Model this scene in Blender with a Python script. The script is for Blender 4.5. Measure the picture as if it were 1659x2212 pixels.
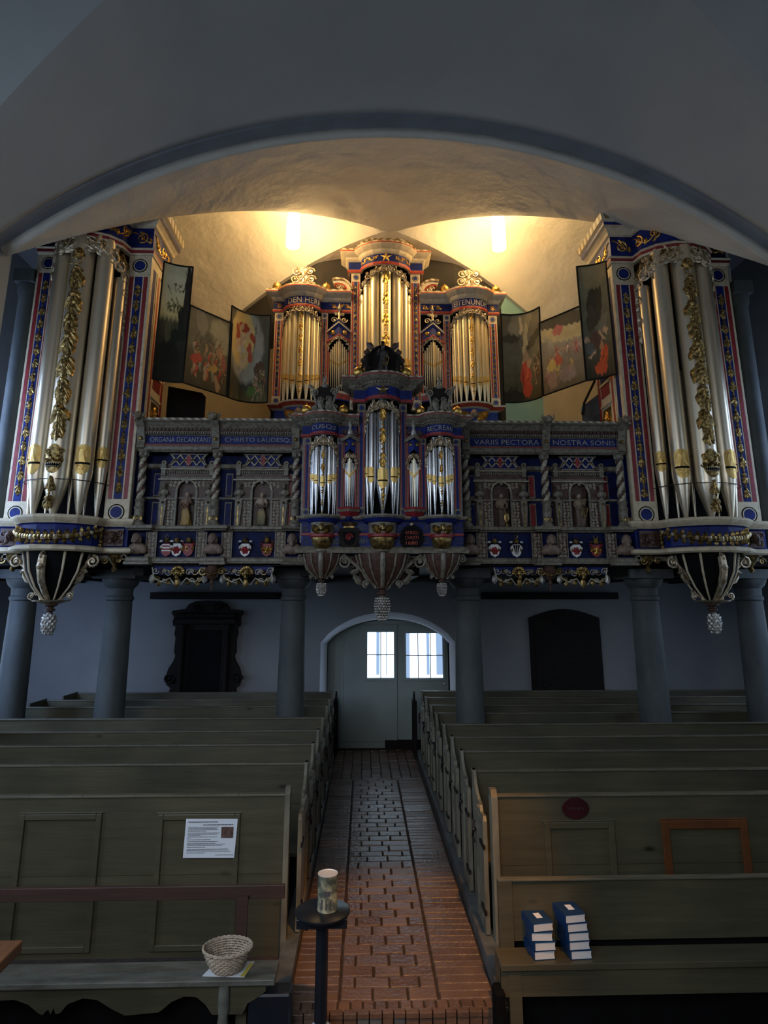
import bpy, bmesh, math, random
from mathutils import Vector, Matrix
for o in list(bpy.data.objects): bpy.data.objects.remove(o)
R=math.radians; PI=math.pi; sin=math.sin; cos=math.cos
SC=bpy.context.scene; COL=SC.collection
# ---------------------------------------------------------------- camera
F=1350.; TH=R(13.0); U0=829.5; V0=1303-F*math.tan(TH); PSI=math.atan(43.5*cos(TH)/F); ZC=2.7
cd=bpy.data.cameras.new('camera'); cam=bpy.data.objects.new('camera',cd); COL.objects.link(cam); SC.camera=cam
cam.location=(0,0,ZC); cam.rotation_euler=(PI/2+TH,0,-PSI)
cd.sensor_fit='VERTICAL'; cd.sensor_height=36; cd.lens=36*F/2212; cd.shift_y=(V0-1106)/2212; cd.clip_start=.05
_f=(sin(PSI)*cos(TH),cos(PSI)*cos(TH),sin(TH)); _r=(cos(PSI),-sin(PSI),0); _u=(-sin(PSI)*sin(TH),-cos(PSI)*sin(TH),cos(TH))
def ray(u,v):
    a=(u-U0)/F; b=-(v-V0)/F
    return [_f[i]+a*_r[i]+b*_u[i] for i in range(3)]
def at(u,v,Y):
    d=ray(u,v); t=Y/d[1]; return Vector((d[0]*t,Y,ZC+d[2]*t))
def atz(u,v,Z):
    d=ray(u,v); t=(Z-ZC)/d[2]; return Vector((d[0]*t,d[1]*t,Z))
def X(u,v,Y): return at(u,v,Y).x
def Zv(v,Y,u=830): return at(u,v,Y).z
# ---------------------------------------------------------------- world, lights, exposure
w=bpy.data.worlds.new('dusk'); SC.world=w; w.use_nodes=True
w.node_tree.nodes['Background'].inputs[0].default_value=(.50,.57,.68,1)
w.node_tree.nodes['Background'].inputs[1].default_value=.031
SC.view_settings.view_transform='Standard'; SC.view_settings.look='None'
SC.view_settings.gamma=1; SC.view_settings.exposure=0; SC.view_settings.use_curve_mapping=False
def area(name,loc,tgt,sx,sy,power,col,spread=180):
    l=bpy.data.lights.new(name,'AREA'); l.shape='RECTANGLE'; l.size=sx; l.size_y=sy; l.energy=power; l.color=col; l.spread=R(spread)
    o=bpy.data.objects.new(name,l); COL.objects.link(o); o.location=loc
    o.rotation_euler=(Vector(tgt)-Vector(loc)).to_track_quat('-Z','Y').to_euler(); return o
area('daylight_west',(-6.55,3.2,4.2),(0,8,2.2),1.6,2.8,95,(.55,.72,1.0))
area('daylight_aisle',(-6.45,7.7,4.2),(-4.2,12.5,2.4),1.0,3.8,190,(.42,.60,1.0))
area('fill_under_gallery',(-6.5,10.1,2.0),(-3.4,12.6,1.5),.9,1.5,13,(.42,.60,1.0))  # added fill that brightens the left wall under the gallery
area('daylight_east',(7.3,3.2,4.2),(0,8,2.4),1.6,2.8,14,(.6,.75,1.0))
area('daylight_aisle_east',(7.15,7.7,4.2),(5.1,12.5,2.4),1.0,3.8,50,(.42,.60,1.0))
area('daylight_choir',(-2.4,-1.8,4.8),(-.6,5,.6),5,3.0,128,(.80,.86,.95),120)
area('daylight_tower_room',(3.6,9.6,6.2),(3.0,12.0,7.0),.8,1.2,6,(.6,.9,1.0))
sl=bpy.data.lights.new('reading_spot','SPOT'); sl.energy=1350; sl.color=(1,.42,.055); sl.spot_size=R(19); sl.spot_blend=.55; sl.shadow_soft_size=.1
so=bpy.data.objects.new('reading_spot',sl); COL.objects.link(so); so.location=(1.5,1.5,7.2); so.rotation_euler=(Vector((.42,5.75,0))-so.location).to_track_quat('-Z','Y').to_euler()
LAMPS=[(635,458,532,'left'),(1075,458,537,'right')]
# ---------------------------------------------------------------- materials
MATS={}
def mat(name,c1,c2=None,rough=.6,metal=0,scale=6,bump=0,bscale=None,kind='noise',spec=None,stretch=None,emit=None,contrast=(.35,.65)):
    if name in MATS: return MATS[name]
    m=bpy.data.materials.new(name); m.use_nodes=True; nt=m.node_tree; b=nt.nodes['Principled BSDF']; N=nt.nodes.new; L=nt.links.new
    b.inputs['Roughness'].default_value=rough; b.inputs['Metallic'].default_value=metal
    if spec is not None: b.inputs['Specular IOR Level'].default_value=spec
    tc=N('ShaderNodeTexCoord'); mp=N('ShaderNodeMapping'); L(tc.outputs['Object'],mp.inputs[0])
    if stretch: mp.inputs['Scale'].default_value=stretch
    t=N('ShaderNodeTexNoise'); t.inputs['Scale'].default_value=scale; t.inputs['Detail'].default_value=6; L(mp.outputs[0],t.inputs['Vector'])
    fac=t.outputs['Fac']
    if kind=='stripe':
        sx=N('ShaderNodeSeparateXYZ'); L(tc.outputs['Object'],sx.inputs[0])
        a=N('ShaderNodeMath'); a.operation='ADD'; L(sx.outputs[0],a.inputs[0]); L(sx.outputs[1],a.inputs[1])
        a2=N('ShaderNodeMath'); a2.operation='ADD'; L(a.outputs[0],a2.inputs[0]); L(sx.outputs[2],a2.inputs[1])
        ml=N('ShaderNodeMath'); ml.operation='MULTIPLY'; ml.inputs[1].default_value=scale; L(a2.outputs[0],ml.inputs[0])
        fr=N('ShaderNodeMath'); fr.operation='FRACT'; L(ml.outputs[0],fr.inputs[0])
        gt=N('ShaderNodeMath'); gt.operation='GREATER_THAN'; gt.inputs[1].default_value=.5; L(fr.outputs[0],gt.inputs[0]); fac=gt.outputs[0]
    cr=N('ShaderNodeValToRGB'); cr.color_ramp.elements[0].position=contrast[0]; cr.color_ramp.elements[1].position=contrast[1]
    cr.color_ramp.elements[0].color=(*c1,1); cr.color_ramp.elements[1].color=(*(c2 or [x*.72 for x in c1]),1)
    L(fac,cr.inputs[0]); L(cr.outputs[0],b.inputs['Base Color'])
    if bump:
        t2=N('ShaderNodeTexNoise'); t2.inputs['Scale'].default_value=bscale or scale*4; t2.inputs['Detail'].default_value=5; L(mp.outputs[0],t2.inputs['Vector'])
        bp=N('ShaderNodeBump'); bp.inputs['Strength'].default_value=1; bp.inputs['Distance'].default_value=bump; L(t2.outputs['Fac'],bp.inputs['Height']); L(bp.outputs[0],b.inputs['Normal'])
    if emit: b.inputs['Emission Color'].default_value=(*emit[0],1); b.inputs['Emission Strength'].default_value=emit[1]
    MATS[name]=m; return m
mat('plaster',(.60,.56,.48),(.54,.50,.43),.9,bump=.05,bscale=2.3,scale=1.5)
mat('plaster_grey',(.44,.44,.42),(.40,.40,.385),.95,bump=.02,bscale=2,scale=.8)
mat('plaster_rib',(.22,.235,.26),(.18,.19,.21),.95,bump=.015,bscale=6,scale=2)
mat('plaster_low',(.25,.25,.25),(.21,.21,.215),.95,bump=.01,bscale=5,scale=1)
mat('wall_shaded',(.018,.014,.011),(.012,.010,.008),.9,scale=2)  # shade of the unlit wall behind the organ, painted as a dark colour
mat('teal',(.20,.36,.36),(.17,.32,.33),.9,scale=2)
mat('beige',(.46,.40,.30),(.40,.35,.27),.9,scale=2)
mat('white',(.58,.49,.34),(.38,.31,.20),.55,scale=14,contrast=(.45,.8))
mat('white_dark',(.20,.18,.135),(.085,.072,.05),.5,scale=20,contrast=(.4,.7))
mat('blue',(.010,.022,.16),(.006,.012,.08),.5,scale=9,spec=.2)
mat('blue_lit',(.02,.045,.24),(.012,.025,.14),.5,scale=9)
mat('red',(.42,.055,.022),(.28,.03,.015),.5,scale=12)
mat('crimson',(.26,.018,.022),(.17,.012,.016),.5,scale=12)
mat('gold',(.78,.50,.14),(.50,.28,.06),.34,1,scale=18,bump=.004)
mat('gilt_dark',(.50,.35,.13),(.12,.08,.03),.42,.9,scale=22,contrast=(.35,.6))
mat('silver_leaf',(.55,.54,.50),(.30,.28,.25),.4,.8,scale=20,bump=.004)
mat('silver_gold',(.66,.58,.44),(.34,.24,.13),.42,.75,scale=20,bump=.004)
mat('tin',(.78,.68,.52),(.70,.61,.46),.38,.92,scale=3,stretch=(2,2,.4))
mat('tin_choir',(.50,.50,.50),(.36,.36,.37),.26,1,scale=5,stretch=(2,2,.6))
mat('cream',(.42,.38,.28),(.17,.145,.10),.5,scale=24,contrast=(.4,.7))
mat('blue_shaded',(.006,.012,.075),(.004,.007,.035),.6,scale=8,spec=.15)  # darker copy of the blue, with the gallery recess shade painted in
mat('tin_warm',(.90,.80,.56),(.82,.70,.46),.46,1,scale=3,stretch=(2,2,.4))  # plain tin pipes, the warm lamp reflections put into the colour
mat('lip',(.80,.56,.20),(.66,.42,.12),.45,.7,scale=12)
mat('letter',(.34,.32,.26),(.26,.24,.19),.6)
mat('heraldic_white',(.72,.72,.70),(.60,.60,.58),.5)
mat('black',(.006,.006,.007),(.004,.004,.004),.8,spec=.1)
mat('dark_wood',(.013,.010,.008),(.008,.006,.005),.7,spec=.2,scale=5,stretch=(1,1,6))
mat('brown_carved',(.09,.042,.026),(.045,.022,.014),.5,scale=20)
mat('stripe_gold',(.50,.44,.32),(.20,.13,.05),.5,scale=7,kind='stripe')
mat('stripe_dim',(.42,.38,.30),(.16,.12,.07),.5,scale=9,kind='stripe')
mat('marbled',(.15,.14,.13),(.50,.46,.40),.5,scale=12,contrast=(.3,.6))
mat('stone',(.075,.085,.085),(.045,.052,.055),.7,scale=3.5,bump=.006,bscale=12,stretch=(1,1,.5))
mat('pew',(.096,.085,.050),(.066,.059,.036),.42,scale=4,bump=.0012,bscale=14,stretch=(.4,2,5),contrast=(.3,.75))
mat('pew_edge',(.13,.12,.085),(.085,.08,.055),.5,scale=8,stretch=(.6,2,3))
mat('rail_red',(.060,.030,.022),(.042,.023,.017),.5,scale=6,stretch=(.5,2,7))
mat('pew_end',(.20,.19,.14),(.115,.108,.08),.45,scale=5,stretch=(2,2,.7))  # pew colour lightened for the window light on the aisle ends
mat('bench_seat',(.15,.155,.13),(.075,.075,.06),.42,scale=5,stretch=(1,4,3))
mat('orange_trim',(.13,.042,.010),(.09,.03,.008),.5,scale=8)
mat('iron',(.03,.03,.032),(.02,.02,.02),.45,.7,scale=20)
mat('door_paint',(.26,.30,.28),(.23,.265,.25),.6,scale=2)
mat('muntin',(.16,.20,.26),(.12,.15,.2),.6)
mat('brick',(.165,.10,.068),(.12,.074,.052),.30,scale=3.2,bump=.006,bscale=30)
mat('brick2',(.145,.086,.060),(.105,.064,.047),.27,scale=5,bump=.006,bscale=30)
mat('brick3',(.19,.118,.08),(.14,.086,.06),.33,scale=4,bump=.006,bscale=30)
mat('mortar',(.05,.035,.03),(.03,.02,.018),.95,scale=20)
mat('kerb',(.12,.13,.13),(.06,.065,.065),.55,scale=6)
mat('paper',(.74,.78,.84),(.70,.74,.80),.8,scale=3)
mat('yellow',(.62,.52,.10),(.55,.46,.08),.8)
mat('ink',(.06,.06,.08),(.05,.05,.06),.8)
mat('photo_dark',(.06,.025,.02),(.16,.10,.08),.5,scale=30)
mat('wicker',(.52,.43,.33),(.32,.25,.18),.7,scale=40)
mat('stand_paint',(.010,.013,.020),(.006,.009,.014),.35,scale=5)
mat('stand_base',(.30,.36,.44),(.22,.27,.34),.5,scale=5)
mat('tin_label',(.32,.33,.23),(.07,.09,.075),.4,scale=18,contrast=(.4,.6))
mat('tin_lid',(.75,.80,.86),(.6,.66,.72),.45,.5)
mat('book_blue',(.006,.04,.12),(.005,.03,.09),.4,scale=6)
mat('pages',(.66,.68,.70),(.58,.6,.62),.85,scale=60,stretch=(.2,.2,6))
mat('plaque_red',(.045,.006,.008),(.03,.004,.006),.4)
mat('wood_orange',(.20,.085,.035),(.13,.055,.022),.5,scale=4,stretch=(5,1,1))
mat('flesh',(.24,.17,.125),(.12,.08,.058),.6,scale=12)
mat('oak',(.22,.13,.07),(.10,.06,.035),.6,scale=14)
mat('lampglass',(.9,.85,.75),None,.4,emit=((1,.66,.28),78))
mat('sky_glass_dim',(.3,.4,.5),(.3,.4,.5),.2,emit=((.42,.62,.95),.75))
mat('sky_glass',(.7,.8,.9),(.7,.8,.9),.1,emit=((.66,.84,1.0),3.2))
m=mat('painted',(.5,.5,.5),rough=.5,spec=.12)
nt=m.node_tree; vc=nt.nodes.new('ShaderNodeVertexColor'); vc.layer_name='paint'
mx=nt.nodes.new('ShaderNodeMixRGB'); mx.blend_type='MULTIPLY'; mx.inputs[0].default_value=.75
cr=[n for n in nt.nodes if n.bl_idname=='ShaderNodeValToRGB'][0]; cr.color_ramp.elements[0].color=(.75,.72,.68,1); cr.color_ramp.elements[1].color=(1,1,1,1)
nt.links.new(vc.outputs[0],mx.inputs[1]); nt.links.new(cr.outputs[0],mx.inputs[2]); nt.links.new(mx.outputs[0],nt.nodes['Principled BSDF'].inputs['Base Color'])
# knots in the painted boards
for nm in ('pew',):
    nt=MATS[nm].node_tree; N=nt.nodes.new; L=nt.links.new; b=nt.nodes['Principled BSDF']; src=b.inputs['Base Color'].links[0].from_socket
    tc=N('ShaderNodeTexCoord'); mp=N('ShaderNodeMapping'); L(tc.outputs['Object'],mp.inputs[0]); mp.inputs['Scale'].default_value=(.9,1.1,2.1)
    vo=N('ShaderNodeTexVoronoi'); vo.inputs['Scale'].default_value=1.25; L(mp.outputs[0],vo.inputs['Vector'])
    cr=N('ShaderNodeValToRGB'); cr.color_ramp.elements[0].position=.02; cr.color_ramp.elements[1].position=.075; cr.color_ramp.elements[0].color=(.25,.22,.2,1); cr.color_ramp.elements[1].color=(1,1,1,1); L(vo.outputs['Distance'],cr.inputs[0])
    n2=N('ShaderNodeTexNoise'); n2.inputs['Scale'].default_value=1.1; n2.inputs['Detail'].default_value=4; L(tc.outputs['Object'],n2.inputs['Vector'])
    c2=N('ShaderNodeValToRGB'); c2.color_ramp.elements[0].position=.3; c2.color_ramp.elements[1].position=.62; c2.color_ramp.elements[0].color=(.62,.66,.68,1); c2.color_ramp.elements[1].color=(1.0,1.0,1.0,1); L(n2.outputs['Fac'],c2.inputs[0])
    m1=N('ShaderNodeMixRGB'); m1.blend_type='MULTIPLY'; m1.inputs[0].default_value=1; L(src,m1.inputs[1]); L(cr.outputs[0],m1.inputs[2])
    m2=N('ShaderNodeMixRGB'); m2.blend_type='MULTIPLY'; m2.inputs[0].default_value=1; L(m1.outputs[0],m2.inputs[1]); L(c2.outputs[0],m2.inputs[2]); L(m2.outputs[0],b.inputs['Base Color'])
# figure: skin above, drapery below (by height on the figure)
def band(name,cols,rough=.6,metal=0):
    m=bpy.data.materials.new(name); m.use_nodes=True; nt=m.node_tree; N=nt.nodes.new; L=nt.links.new; b=nt.nodes['Principled BSDF']
    tc=N('ShaderNodeTexCoord'); sx=N('ShaderNodeSeparateXYZ'); L(tc.outputs['Object'],sx.inputs[0])
    cr=N('ShaderNodeValToRGB'); cr.color_ramp.interpolation='LINEAR'
    while len(cr.color_ramp.elements)<len(cols): cr.color_ramp.elements.new(.5)
    for e,(p,c) in zip(cr.color_ramp.elements,cols): e.position=p; e.color=(*c,1)
    L(sx.outputs[2],cr.inputs[0]); L(cr.outputs[0],b.inputs['Base Color']); b.inputs['Roughness'].default_value=rough; b.inputs['Metallic'].default_value=metal
    MATS[name]=m; return m
# ---------------------------------------------------------------- mesh builder
class MB:
    def __init__(s,m='white'): s.v=[]; s.f=[]; s.fm=[]; s.m=m; s.org=(0,0,0)
    def add(s,vs,fs,m=None):
        n=len(s.v); s.v+= [tuple(p) for p in vs]; s.f+=[tuple(i+n for i in f) for f in fs]; s.fm+=[m or s.m]*len(fs); return s
    def box(s,x0,x1,y0,y1,z0,z1,m=None):
        if x0>x1:x0,x1=x1,x0
        if y0>y1:y0,y1=y1,y0
        if z0>z1:z0,z1=z1,z0
        return s.add([(x,y,z) for x in(x0,x1) for y in(y0,y1) for z in(z0,z1)],[(0,1,3,2),(4,6,7,5),(0,4,5,1),(2,3,7,6),(0,2,6,4),(1,5,7,3)],m)
    def tube(s,pts,r,n=6,m=None,cap=True):
        pts=[Vector(p) for p in pts]; k=len(pts); rs=r if isinstance(r,(list,tuple)) else [r]*k
        vs=[]; fs=[]; pn=None
        for i,p in enumerate(pts):
            t=(pts[min(i+1,k-1)]-pts[max(i-1,0)])
            t=t.normalized() if t.length>1e-9 else Vector((0,0,1))
            if pn is None: pn=t.orthogonal().normalized()
            else:
                pn=pn-t*pn.dot(t); pn=pn.normalized() if pn.length>1e-6 else t.orthogonal().normalized()
            b=t.cross(pn)
            for j in range(n):
                a=2*PI*j/n; vs.append(p+(pn*cos(a)+b*sin(a))*rs[i])
        for i in range(k-1):
            for j in range(n): fs.append((i*n+j,i*n+(j+1)%n,(i+1)*n+(j+1)%n,(i+1)*n+j))
        if cap: fs.append(tuple(range(n-1,-1,-1))); fs.append(tuple((k-1)*n+j for j in range(n)))
        return s.add(vs,fs,m)
    def lathe(s,prof,c=(0,0,0),n=16,m=None,a0=0,a1=2*PI,sy=1,tilt=None):
        full=abs(a1-a0-2*PI)<1e-6; k=n if full else n+1; vs=[]; fs=[]
        for r,z in prof:
            for j in range(k):
                a=a0+(a1-a0)*j/n; p=Vector((r*cos(a),r*sin(a)*sy,z))
                if tilt: p=tilt@p
                vs.append((c[0]+p.x,c[1]+p.y,c[2]+p.z))
        for i in range(len(prof)-1):
            for j in range(n): a=i*k+j; b=i*k+(j+1)%k; fs.append((a,b,b+k,a+k))
        if full:
            if prof[0][0]>1e-4: fs.append(tuple(range(k-1,-1,-1)))
            if prof[-1][0]>1e-4: fs.append(tuple((len(prof)-1)*k+j for j in range(k)))
        return s.add(vs,fs,m)
    def ball(s,c,rx,ry=None,rz=None,n=10,m=None):
        ry=ry or rx; rz=rz or rx; k=max(4,n//2); vs=[(c[0],c[1],c[2]-rz)]; fs=[]
        for i in range(1,k):
            f=-PI/2+PI*i/k
            for j in range(n): a=2*PI*j/n; vs.append((c[0]+rx*cos(f)*cos(a),c[1]+ry*cos(f)*sin(a),c[2]+rz*sin(f)))
        vs.append((c[0],c[1],c[2]+rz))
        for j in range(n): fs.append((0,1+(j+1)%n,1+j)); fs.append((len(vs)-1,1+(k-2)*n+j,1+(k-2)*n+(j+1)%n))
        for i in range(k-2):
            for j in range(n): a=1+i*n; fs.append((a+j,a+(j+1)%n,a+n+(j+1)%n,a+n+j))
        return s.add(vs,fs,m)
    def prism(s,poly,y0,y1,m=None,M=None):     # outline in (x,z), extruded along y; M maps (x,z,out)
        n=len(poly)
        if M: vs=[M(x,z,y0) for x,z in poly]+[M(x,z,y1) for x,z in poly]
        else: vs=[(x,y0,z) for x,z in poly]+[(x,y1,z) for x,z in poly]
        return s.add(vs,[tuple(range(n)),tuple(range(2*n-1,n-1,-1))]+[(i,i+n,(i+1)%n+n,(i+1)%n) for i in range(n)],m)
    def prismx(s,poly,x0,x1,m=None):           # outline in (y,z), extruded along x
        n=len(poly); vs=[(x0,y,z) for y,z in poly]+[(x1,y,z) for y,z in poly]
        return s.add(vs,[tuple(range(n)),tuple(range(2*n-1,n-1,-1))]+[(i,i+n,(i+1)%n+n,(i+1)%n) for i in range(n)],m)
    def sweep(s,path,prof,mats=None):           # path (x,y) left to right seen from -Y; profile (out,z)
        P=[Vector((p[0],p[1])) for p in path]; k=len(P); nn=[]
        for i in range(k):
            ns=[]
            for a,b in ((i-1,i),(i,i+1)):
                if a>=0 and b<k:
                    t=(P[b]-P[a]).normalized(); ns.append(Vector((t.y,-t.x)))
            n=sum(ns,Vector((0,0))).normalized(); sc=1/max(.35,n.dot(ns[0])); nn.append(n*sc)
        vs=[(P[i].x+nn[i].x*o,P[i].y+nn[i].y*o,z) for i in range(k) for o,z in prof]; q=len(prof)
        n0=len(s.v); s.v+=vs
        for i in range(k-1):
            for j in range(q-1):
                a=n0+i*q+j; s.f.append((a,a+q,a+q+1,a+1)); s.fm.append((mats[j] if mats else s.m))
        for e in (0,k-1): s.f.append(tuple(n0+e*q+j for j in (range(q) if e==0 else range(q-1,-1,-1)))); s.fm.append(mats[0] if mats else s.m)
        return s
    def build(s,name,parent=None,smooth=False,bevel=0,remesh=0,origin=None,solid=0):
        if not s.v: return None
        me=bpy.data.meshes.new(name); me.from_pydata(s.v,[],s.f)
        ms=[]; idx={}
        for q in s.fm:
            if q not in idx: idx[q]=len(ms); ms.append(q); me.materials.append(MATS[q])
        me.polygons.foreach_set('material_index',[idx[q] for q in s.fm])
        if smooth: me.polygons.foreach_set('use_smooth',[True]*len(s.f))
        me.update(); o=bpy.data.objects.new(name,me); COL.objects.link(o)
        if origin is not None:
            me.transform(Matrix.Translation(-Vector(origin))); o.location=origin
        if parent:
            o.parent=parent
            if parent.parent is None: o.location=-Vector(parent.location)
        if smooth and smooth!='all':
            try: me.set_sharp_from_angle(angle=R(40))
            except Exception: pass
        if bevel: b=o.modifiers.new('b','BEVEL'); b.width=bevel; b.segments=2; b.limit_method='ANGLE'
        if remesh: b=o.modifiers.new('r','REMESH'); b.mode='VOXEL'; b.voxel_size=remesh; b.use_smooth_shade=True
        if solid: b=o.modifiers.new('s','SOLIDIFY'); b.thickness=solid
        return o
def thing(name,label,cat,loc=(0,0,0),group=None):
    o=bpy.data.objects.new(name,None); o.empty_display_size=.1; COL.objects.link(o); o.location=loc; o['label']=label; o['category']=cat
    if group:o['group']=group
    return o
def tag(o,label,cat,group=None):
    o['label']=label; o['category']=cat
    if group:o['group']=group
    return o
def struct(o,label=None,cat=None):
    o['kind']='structure'
    if label: o['label']=label; o['category']=cat or o.name.split('_')[0]
    return o
def copy_thing(r,delta,label=None,group=None):
    c=r.copy(); COL.objects.link(c); c.location=Vector(r.location)+Vector(delta)
    if label:c['label']=label
    if group:c['group']=group
    for ch in r.children:
        d=ch.copy(); COL.objects.link(d); d.parent=c
        for g in ch.children:
            e=g.copy(); COL.objects.link(e); e.parent=d
    return c
# ---------------------------------------------------------------- surface maps and ornament
def flat(y,x0=0): return lambda s,z,o=0:(x0+s,y-o,z)
def pathmap(path,flipz=0):
    P=[Vector(p) for p in path]; L=[0]
    for i in range(1,len(P)): L.append(L[-1]+(P[i]-P[i-1]).length)
    T=L[-1]
    def M(s,z,o=0):
        q=s+T/2; i=0
        while i<len(P)-2 and L[i+1]<q: i+=1
        t=(P[i+1]-P[i]).normalized(); d=q-L[i]; p=P[i]+t*d; n=Vector((t.y,-t.x))
        return (p.x+n.x*o,p.y+n.y*o,z)
    M.T=T; return M
def bulge(xc,y,hw,b,n=7):
    return [(xc-hw*cos(PI*i/n),y-b*sin(PI*i/n)) for i in range(n+1)]
def cyl(x,y,r,a=0): return lambda s,z,o=0:(x+(r+o)*sin(s/r+a),y-(r+o)*cos(s/r+a),z)
def spiral(mb,M,s,z,r,a0=0,turns=1.4,d=1,th=.01,o=.01,m=None,n=13):
    pts=[];rs=[]
    for i in range(n+1):
        t=i/n; rr=r*(1-t*.82); a=a0+d*turns*2*PI*t
        pts.append(M(s+rr*cos(a),z+rr*sin(a),o)); rs.append(th*(1-.35*t))
    mb.tube(pts,rs,5,m); mb.ball(M(s+r*.05,z,o),th*1.5,n=6,m=m)
def leaf(mb,M,s,z,a,l,wd,o=.008,m=None,cv=0):
    vs=[];fs=[];n=5
    for i in range(n+1):
        t=i/n; aa=a+cv*t; cs=s+l*t*cos(a+cv*t*.5); cz=z+l*t*sin(a+cv*t*.5); ww=wd*sin(PI*min(1,t*.9+.08))**.8*(1+.25*(i%2)); 
        if i==n: ww=0
        nx,nz=-sin(aa),cos(aa)
        vs+= [M(cs+nx*ww,cz+nz*ww,o*.2),M(cs,cz,o+wd*.5*(1-t*.5)),M(cs-nx*ww,cz-nz*ww,o*.2)]
    for i in range(n):
        a_=i*3; fs+=[(a_,a_+1,a_+4,a_+3),(a_+1,a_+2,a_+5,a_+4)]
    mb.add(vs,fs,m)
def blob(mb,M,s,z,r,o=.01,m=None,n=7): p=M(s,z,o); mb.ball(p,r,n=n,m=m)
def fret(mb,M,s0,s1,z0,z1,cell,m=None,th=None,seed=1):
    rn=random.Random(seed); nx=max(1,round((s1-s0)/cell)); nz=max(1,round((z1-z0)/cell)); cx=(s1-s0)/nx; cz=(z1-z0)/nz; th=th or cell*.11
    for i in range(nx):
        for j in range(nz):
            s=s0+cx*(i+.5); z=z0+cz*(j+.5); d=1 if (i+j)%2 else -1
            spiral(mb,M,s,z,cell*.46,rn.choice((0,PI/2,PI,-PI/2)),1.2,d,th,.006,m,9)
            leaf(mb,M,s+cx*.3*d,z-cz*.35,rn.uniform(0,6.28),cell*.45,cell*.12,.006,m)
def valance(mb,M,hs,zc,drop,size,n,m=None,seed=3,tail=0):   # carved canopy with a centre parting, falling at the sides
    rn=random.Random(seed)
    for sd in (-1,1):
        for i in range(n):
            t=(i+.35)/n; s=sd*hs*t; z=zc-drop*t**2.2; r=size*(1-.3*t)*rn.uniform(.85,1.1)
            spiral(mb,M,s,z,r,PI/2-sd*.5,1.35,-sd,r*.17,.02,m)
            leaf(mb,M,s,z+r*.2,-PI/2+sd*.7,r*1.9,r*.42,.02,m,cv=sd*.8)
            leaf(mb,M,s+sd*r*.5,z+r*.6,PI/2 if i%2 else 0,r*1.2,r*.35,.02,m,cv=-sd*.9)
            for k in range(3):
                leaf(mb,M,s+rn.uniform(-r,r),z+rn.uniform(0,r*1.2),rn.uniform(0,6.28),r*1.0,r*.3,.015,m,cv=rn.uniform(-1,1))
        for k in range(tail):
            z=zc-drop-size*1.2*k; s=sd*(hs*.99); spiral(mb,M,s-sd*size*.1*(k%2),z,size*.72*(1-.07*k),PI/2,1.3,sd if k%2 else -sd,size*.13,.02,m)
            leaf(mb,M,s,z,-PI/2,size*1.2,size*.3,.02,m,cv=sd*.6)
def garland(mb,M,s,z0,z1,wd,m='gilt_dark',step=None,seed=2):
    rn=random.Random(seed); step=step or wd*.62; z=z1; i=0; k=8
    mb.tube([M(s,z0+(z1-z0)*q/k,.003) for q in range(k+1)],wd*.07,5,m)
    while z>z0:
        f=.65+.35*sin(i*1.3); ww=wd*f
        for sd in (-1,1): leaf(mb,M,s,z,-PI/2+sd*rn.uniform(.5,1.1),ww*1.1,ww*.3,.004,m,cv=-sd*.6)
        leaf(mb,M,s,z,-PI/2+rn.uniform(-.2,.2),ww*1.2,ww*.28,.008,m)
        if i%3==0: blob(mb,M,s,z,ww*.28,.008,m)
        z-=step; i+=1
def text(name,body,M,s,z,h,wid,mt,parent,o=.006,dep=.003,font_shear=0):
    cu=bpy.data.curves.new('t','FONT'); cu.body=body; cu.size=1; cu.extrude=.02; cu.align_x='LEFT'; cu.offset=-.004 if mt!='ink' else 0; cu.resolution_u=3
    ob=bpy.data.objects.new('t',cu); COL.objects.link(ob); dg=bpy.context.evaluated_depsgraph_get(); me=ob.evaluated_get(dg).to_mesh()
    xs=[v.co.x for v in me.vertices]; ys=[v.co.y for v in me.vertices]; x0,x1,y0,y1=min(xs),max(xs),min(ys),max(ys)
    mb=MB(mt); vs=[M(s+((v.co.x-x0)/(x1-x0)-.5)*wid,z+((v.co.y-y0)/(y1-y0)-.5)*h,o+v.co.z*dep*50) for v in me.vertices]; mb.add(vs,[tuple(p.vertices) for p in me.polygons])
    ob.evaluated_get(dg).to_mesh_clear(); bpy.data.objects.remove(ob); bpy.data.curves.remove(cu)
    return mb.build(name,parent)
def dentils(mb,path,z0,z1,o,step,wd,dp,m=None):
    M=pathmap(path); n=int(M.T/step)
    for i in range(n):
        s=-M.T/2+M.T*(i+.5)/n
        mb.add([M(s+a,z,o+b) for a in(-wd/2,wd/2) for b in (dp,-.005) for z in (z0,z1)],[(0,1,3,2),(4,6,7,5),(0,4,5,1),(2,3,7,6),(0,2,6,4),(1,5,7,3)],m)
def patch(mb,M,pts,o,m):
    P_=[]; mxl=max(abs(p[0]-q[0])+abs(p[1]-q[1]) for p in pts for q in pts)/5
    for p,q in zip(pts,pts[1:]+pts[:1]):
        k=max(1,int(math.ceil((abs(p[0]-q[0])+abs(p[1]-q[1]))/mxl))); P_+=[(p[0]+(q[0]-p[0])*i/k,p[1]+(q[1]-p[1])*i/k) for i in range(k)]
    pts=P_
    cs=sum(p[0] for p in pts)/len(pts); cz=sum(p[1] for p in pts)/len(pts); n=len(pts)
    mid=[((p[0]+cs)/2,(p[1]+cz)/2) for p in pts]
    vs=[M(cs,cz,o)]+[M(a,b,o) for a,b in mid]+[M(a,b,o) for a,b in pts]+[M(a,b,0) for a,b in pts]
    fs=[(0,1+i,1+(i+1)%n) for i in range(n)]+[(1+i,1+n+i,1+n+(i+1)%n,1+(i+1)%n) for i in range(n)]+[(1+n+i,1+2*n+i,1+2*n+(i+1)%n,1+n+(i+1)%n) for i in range(n)]
    mb.add(vs,fs,m)
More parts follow.
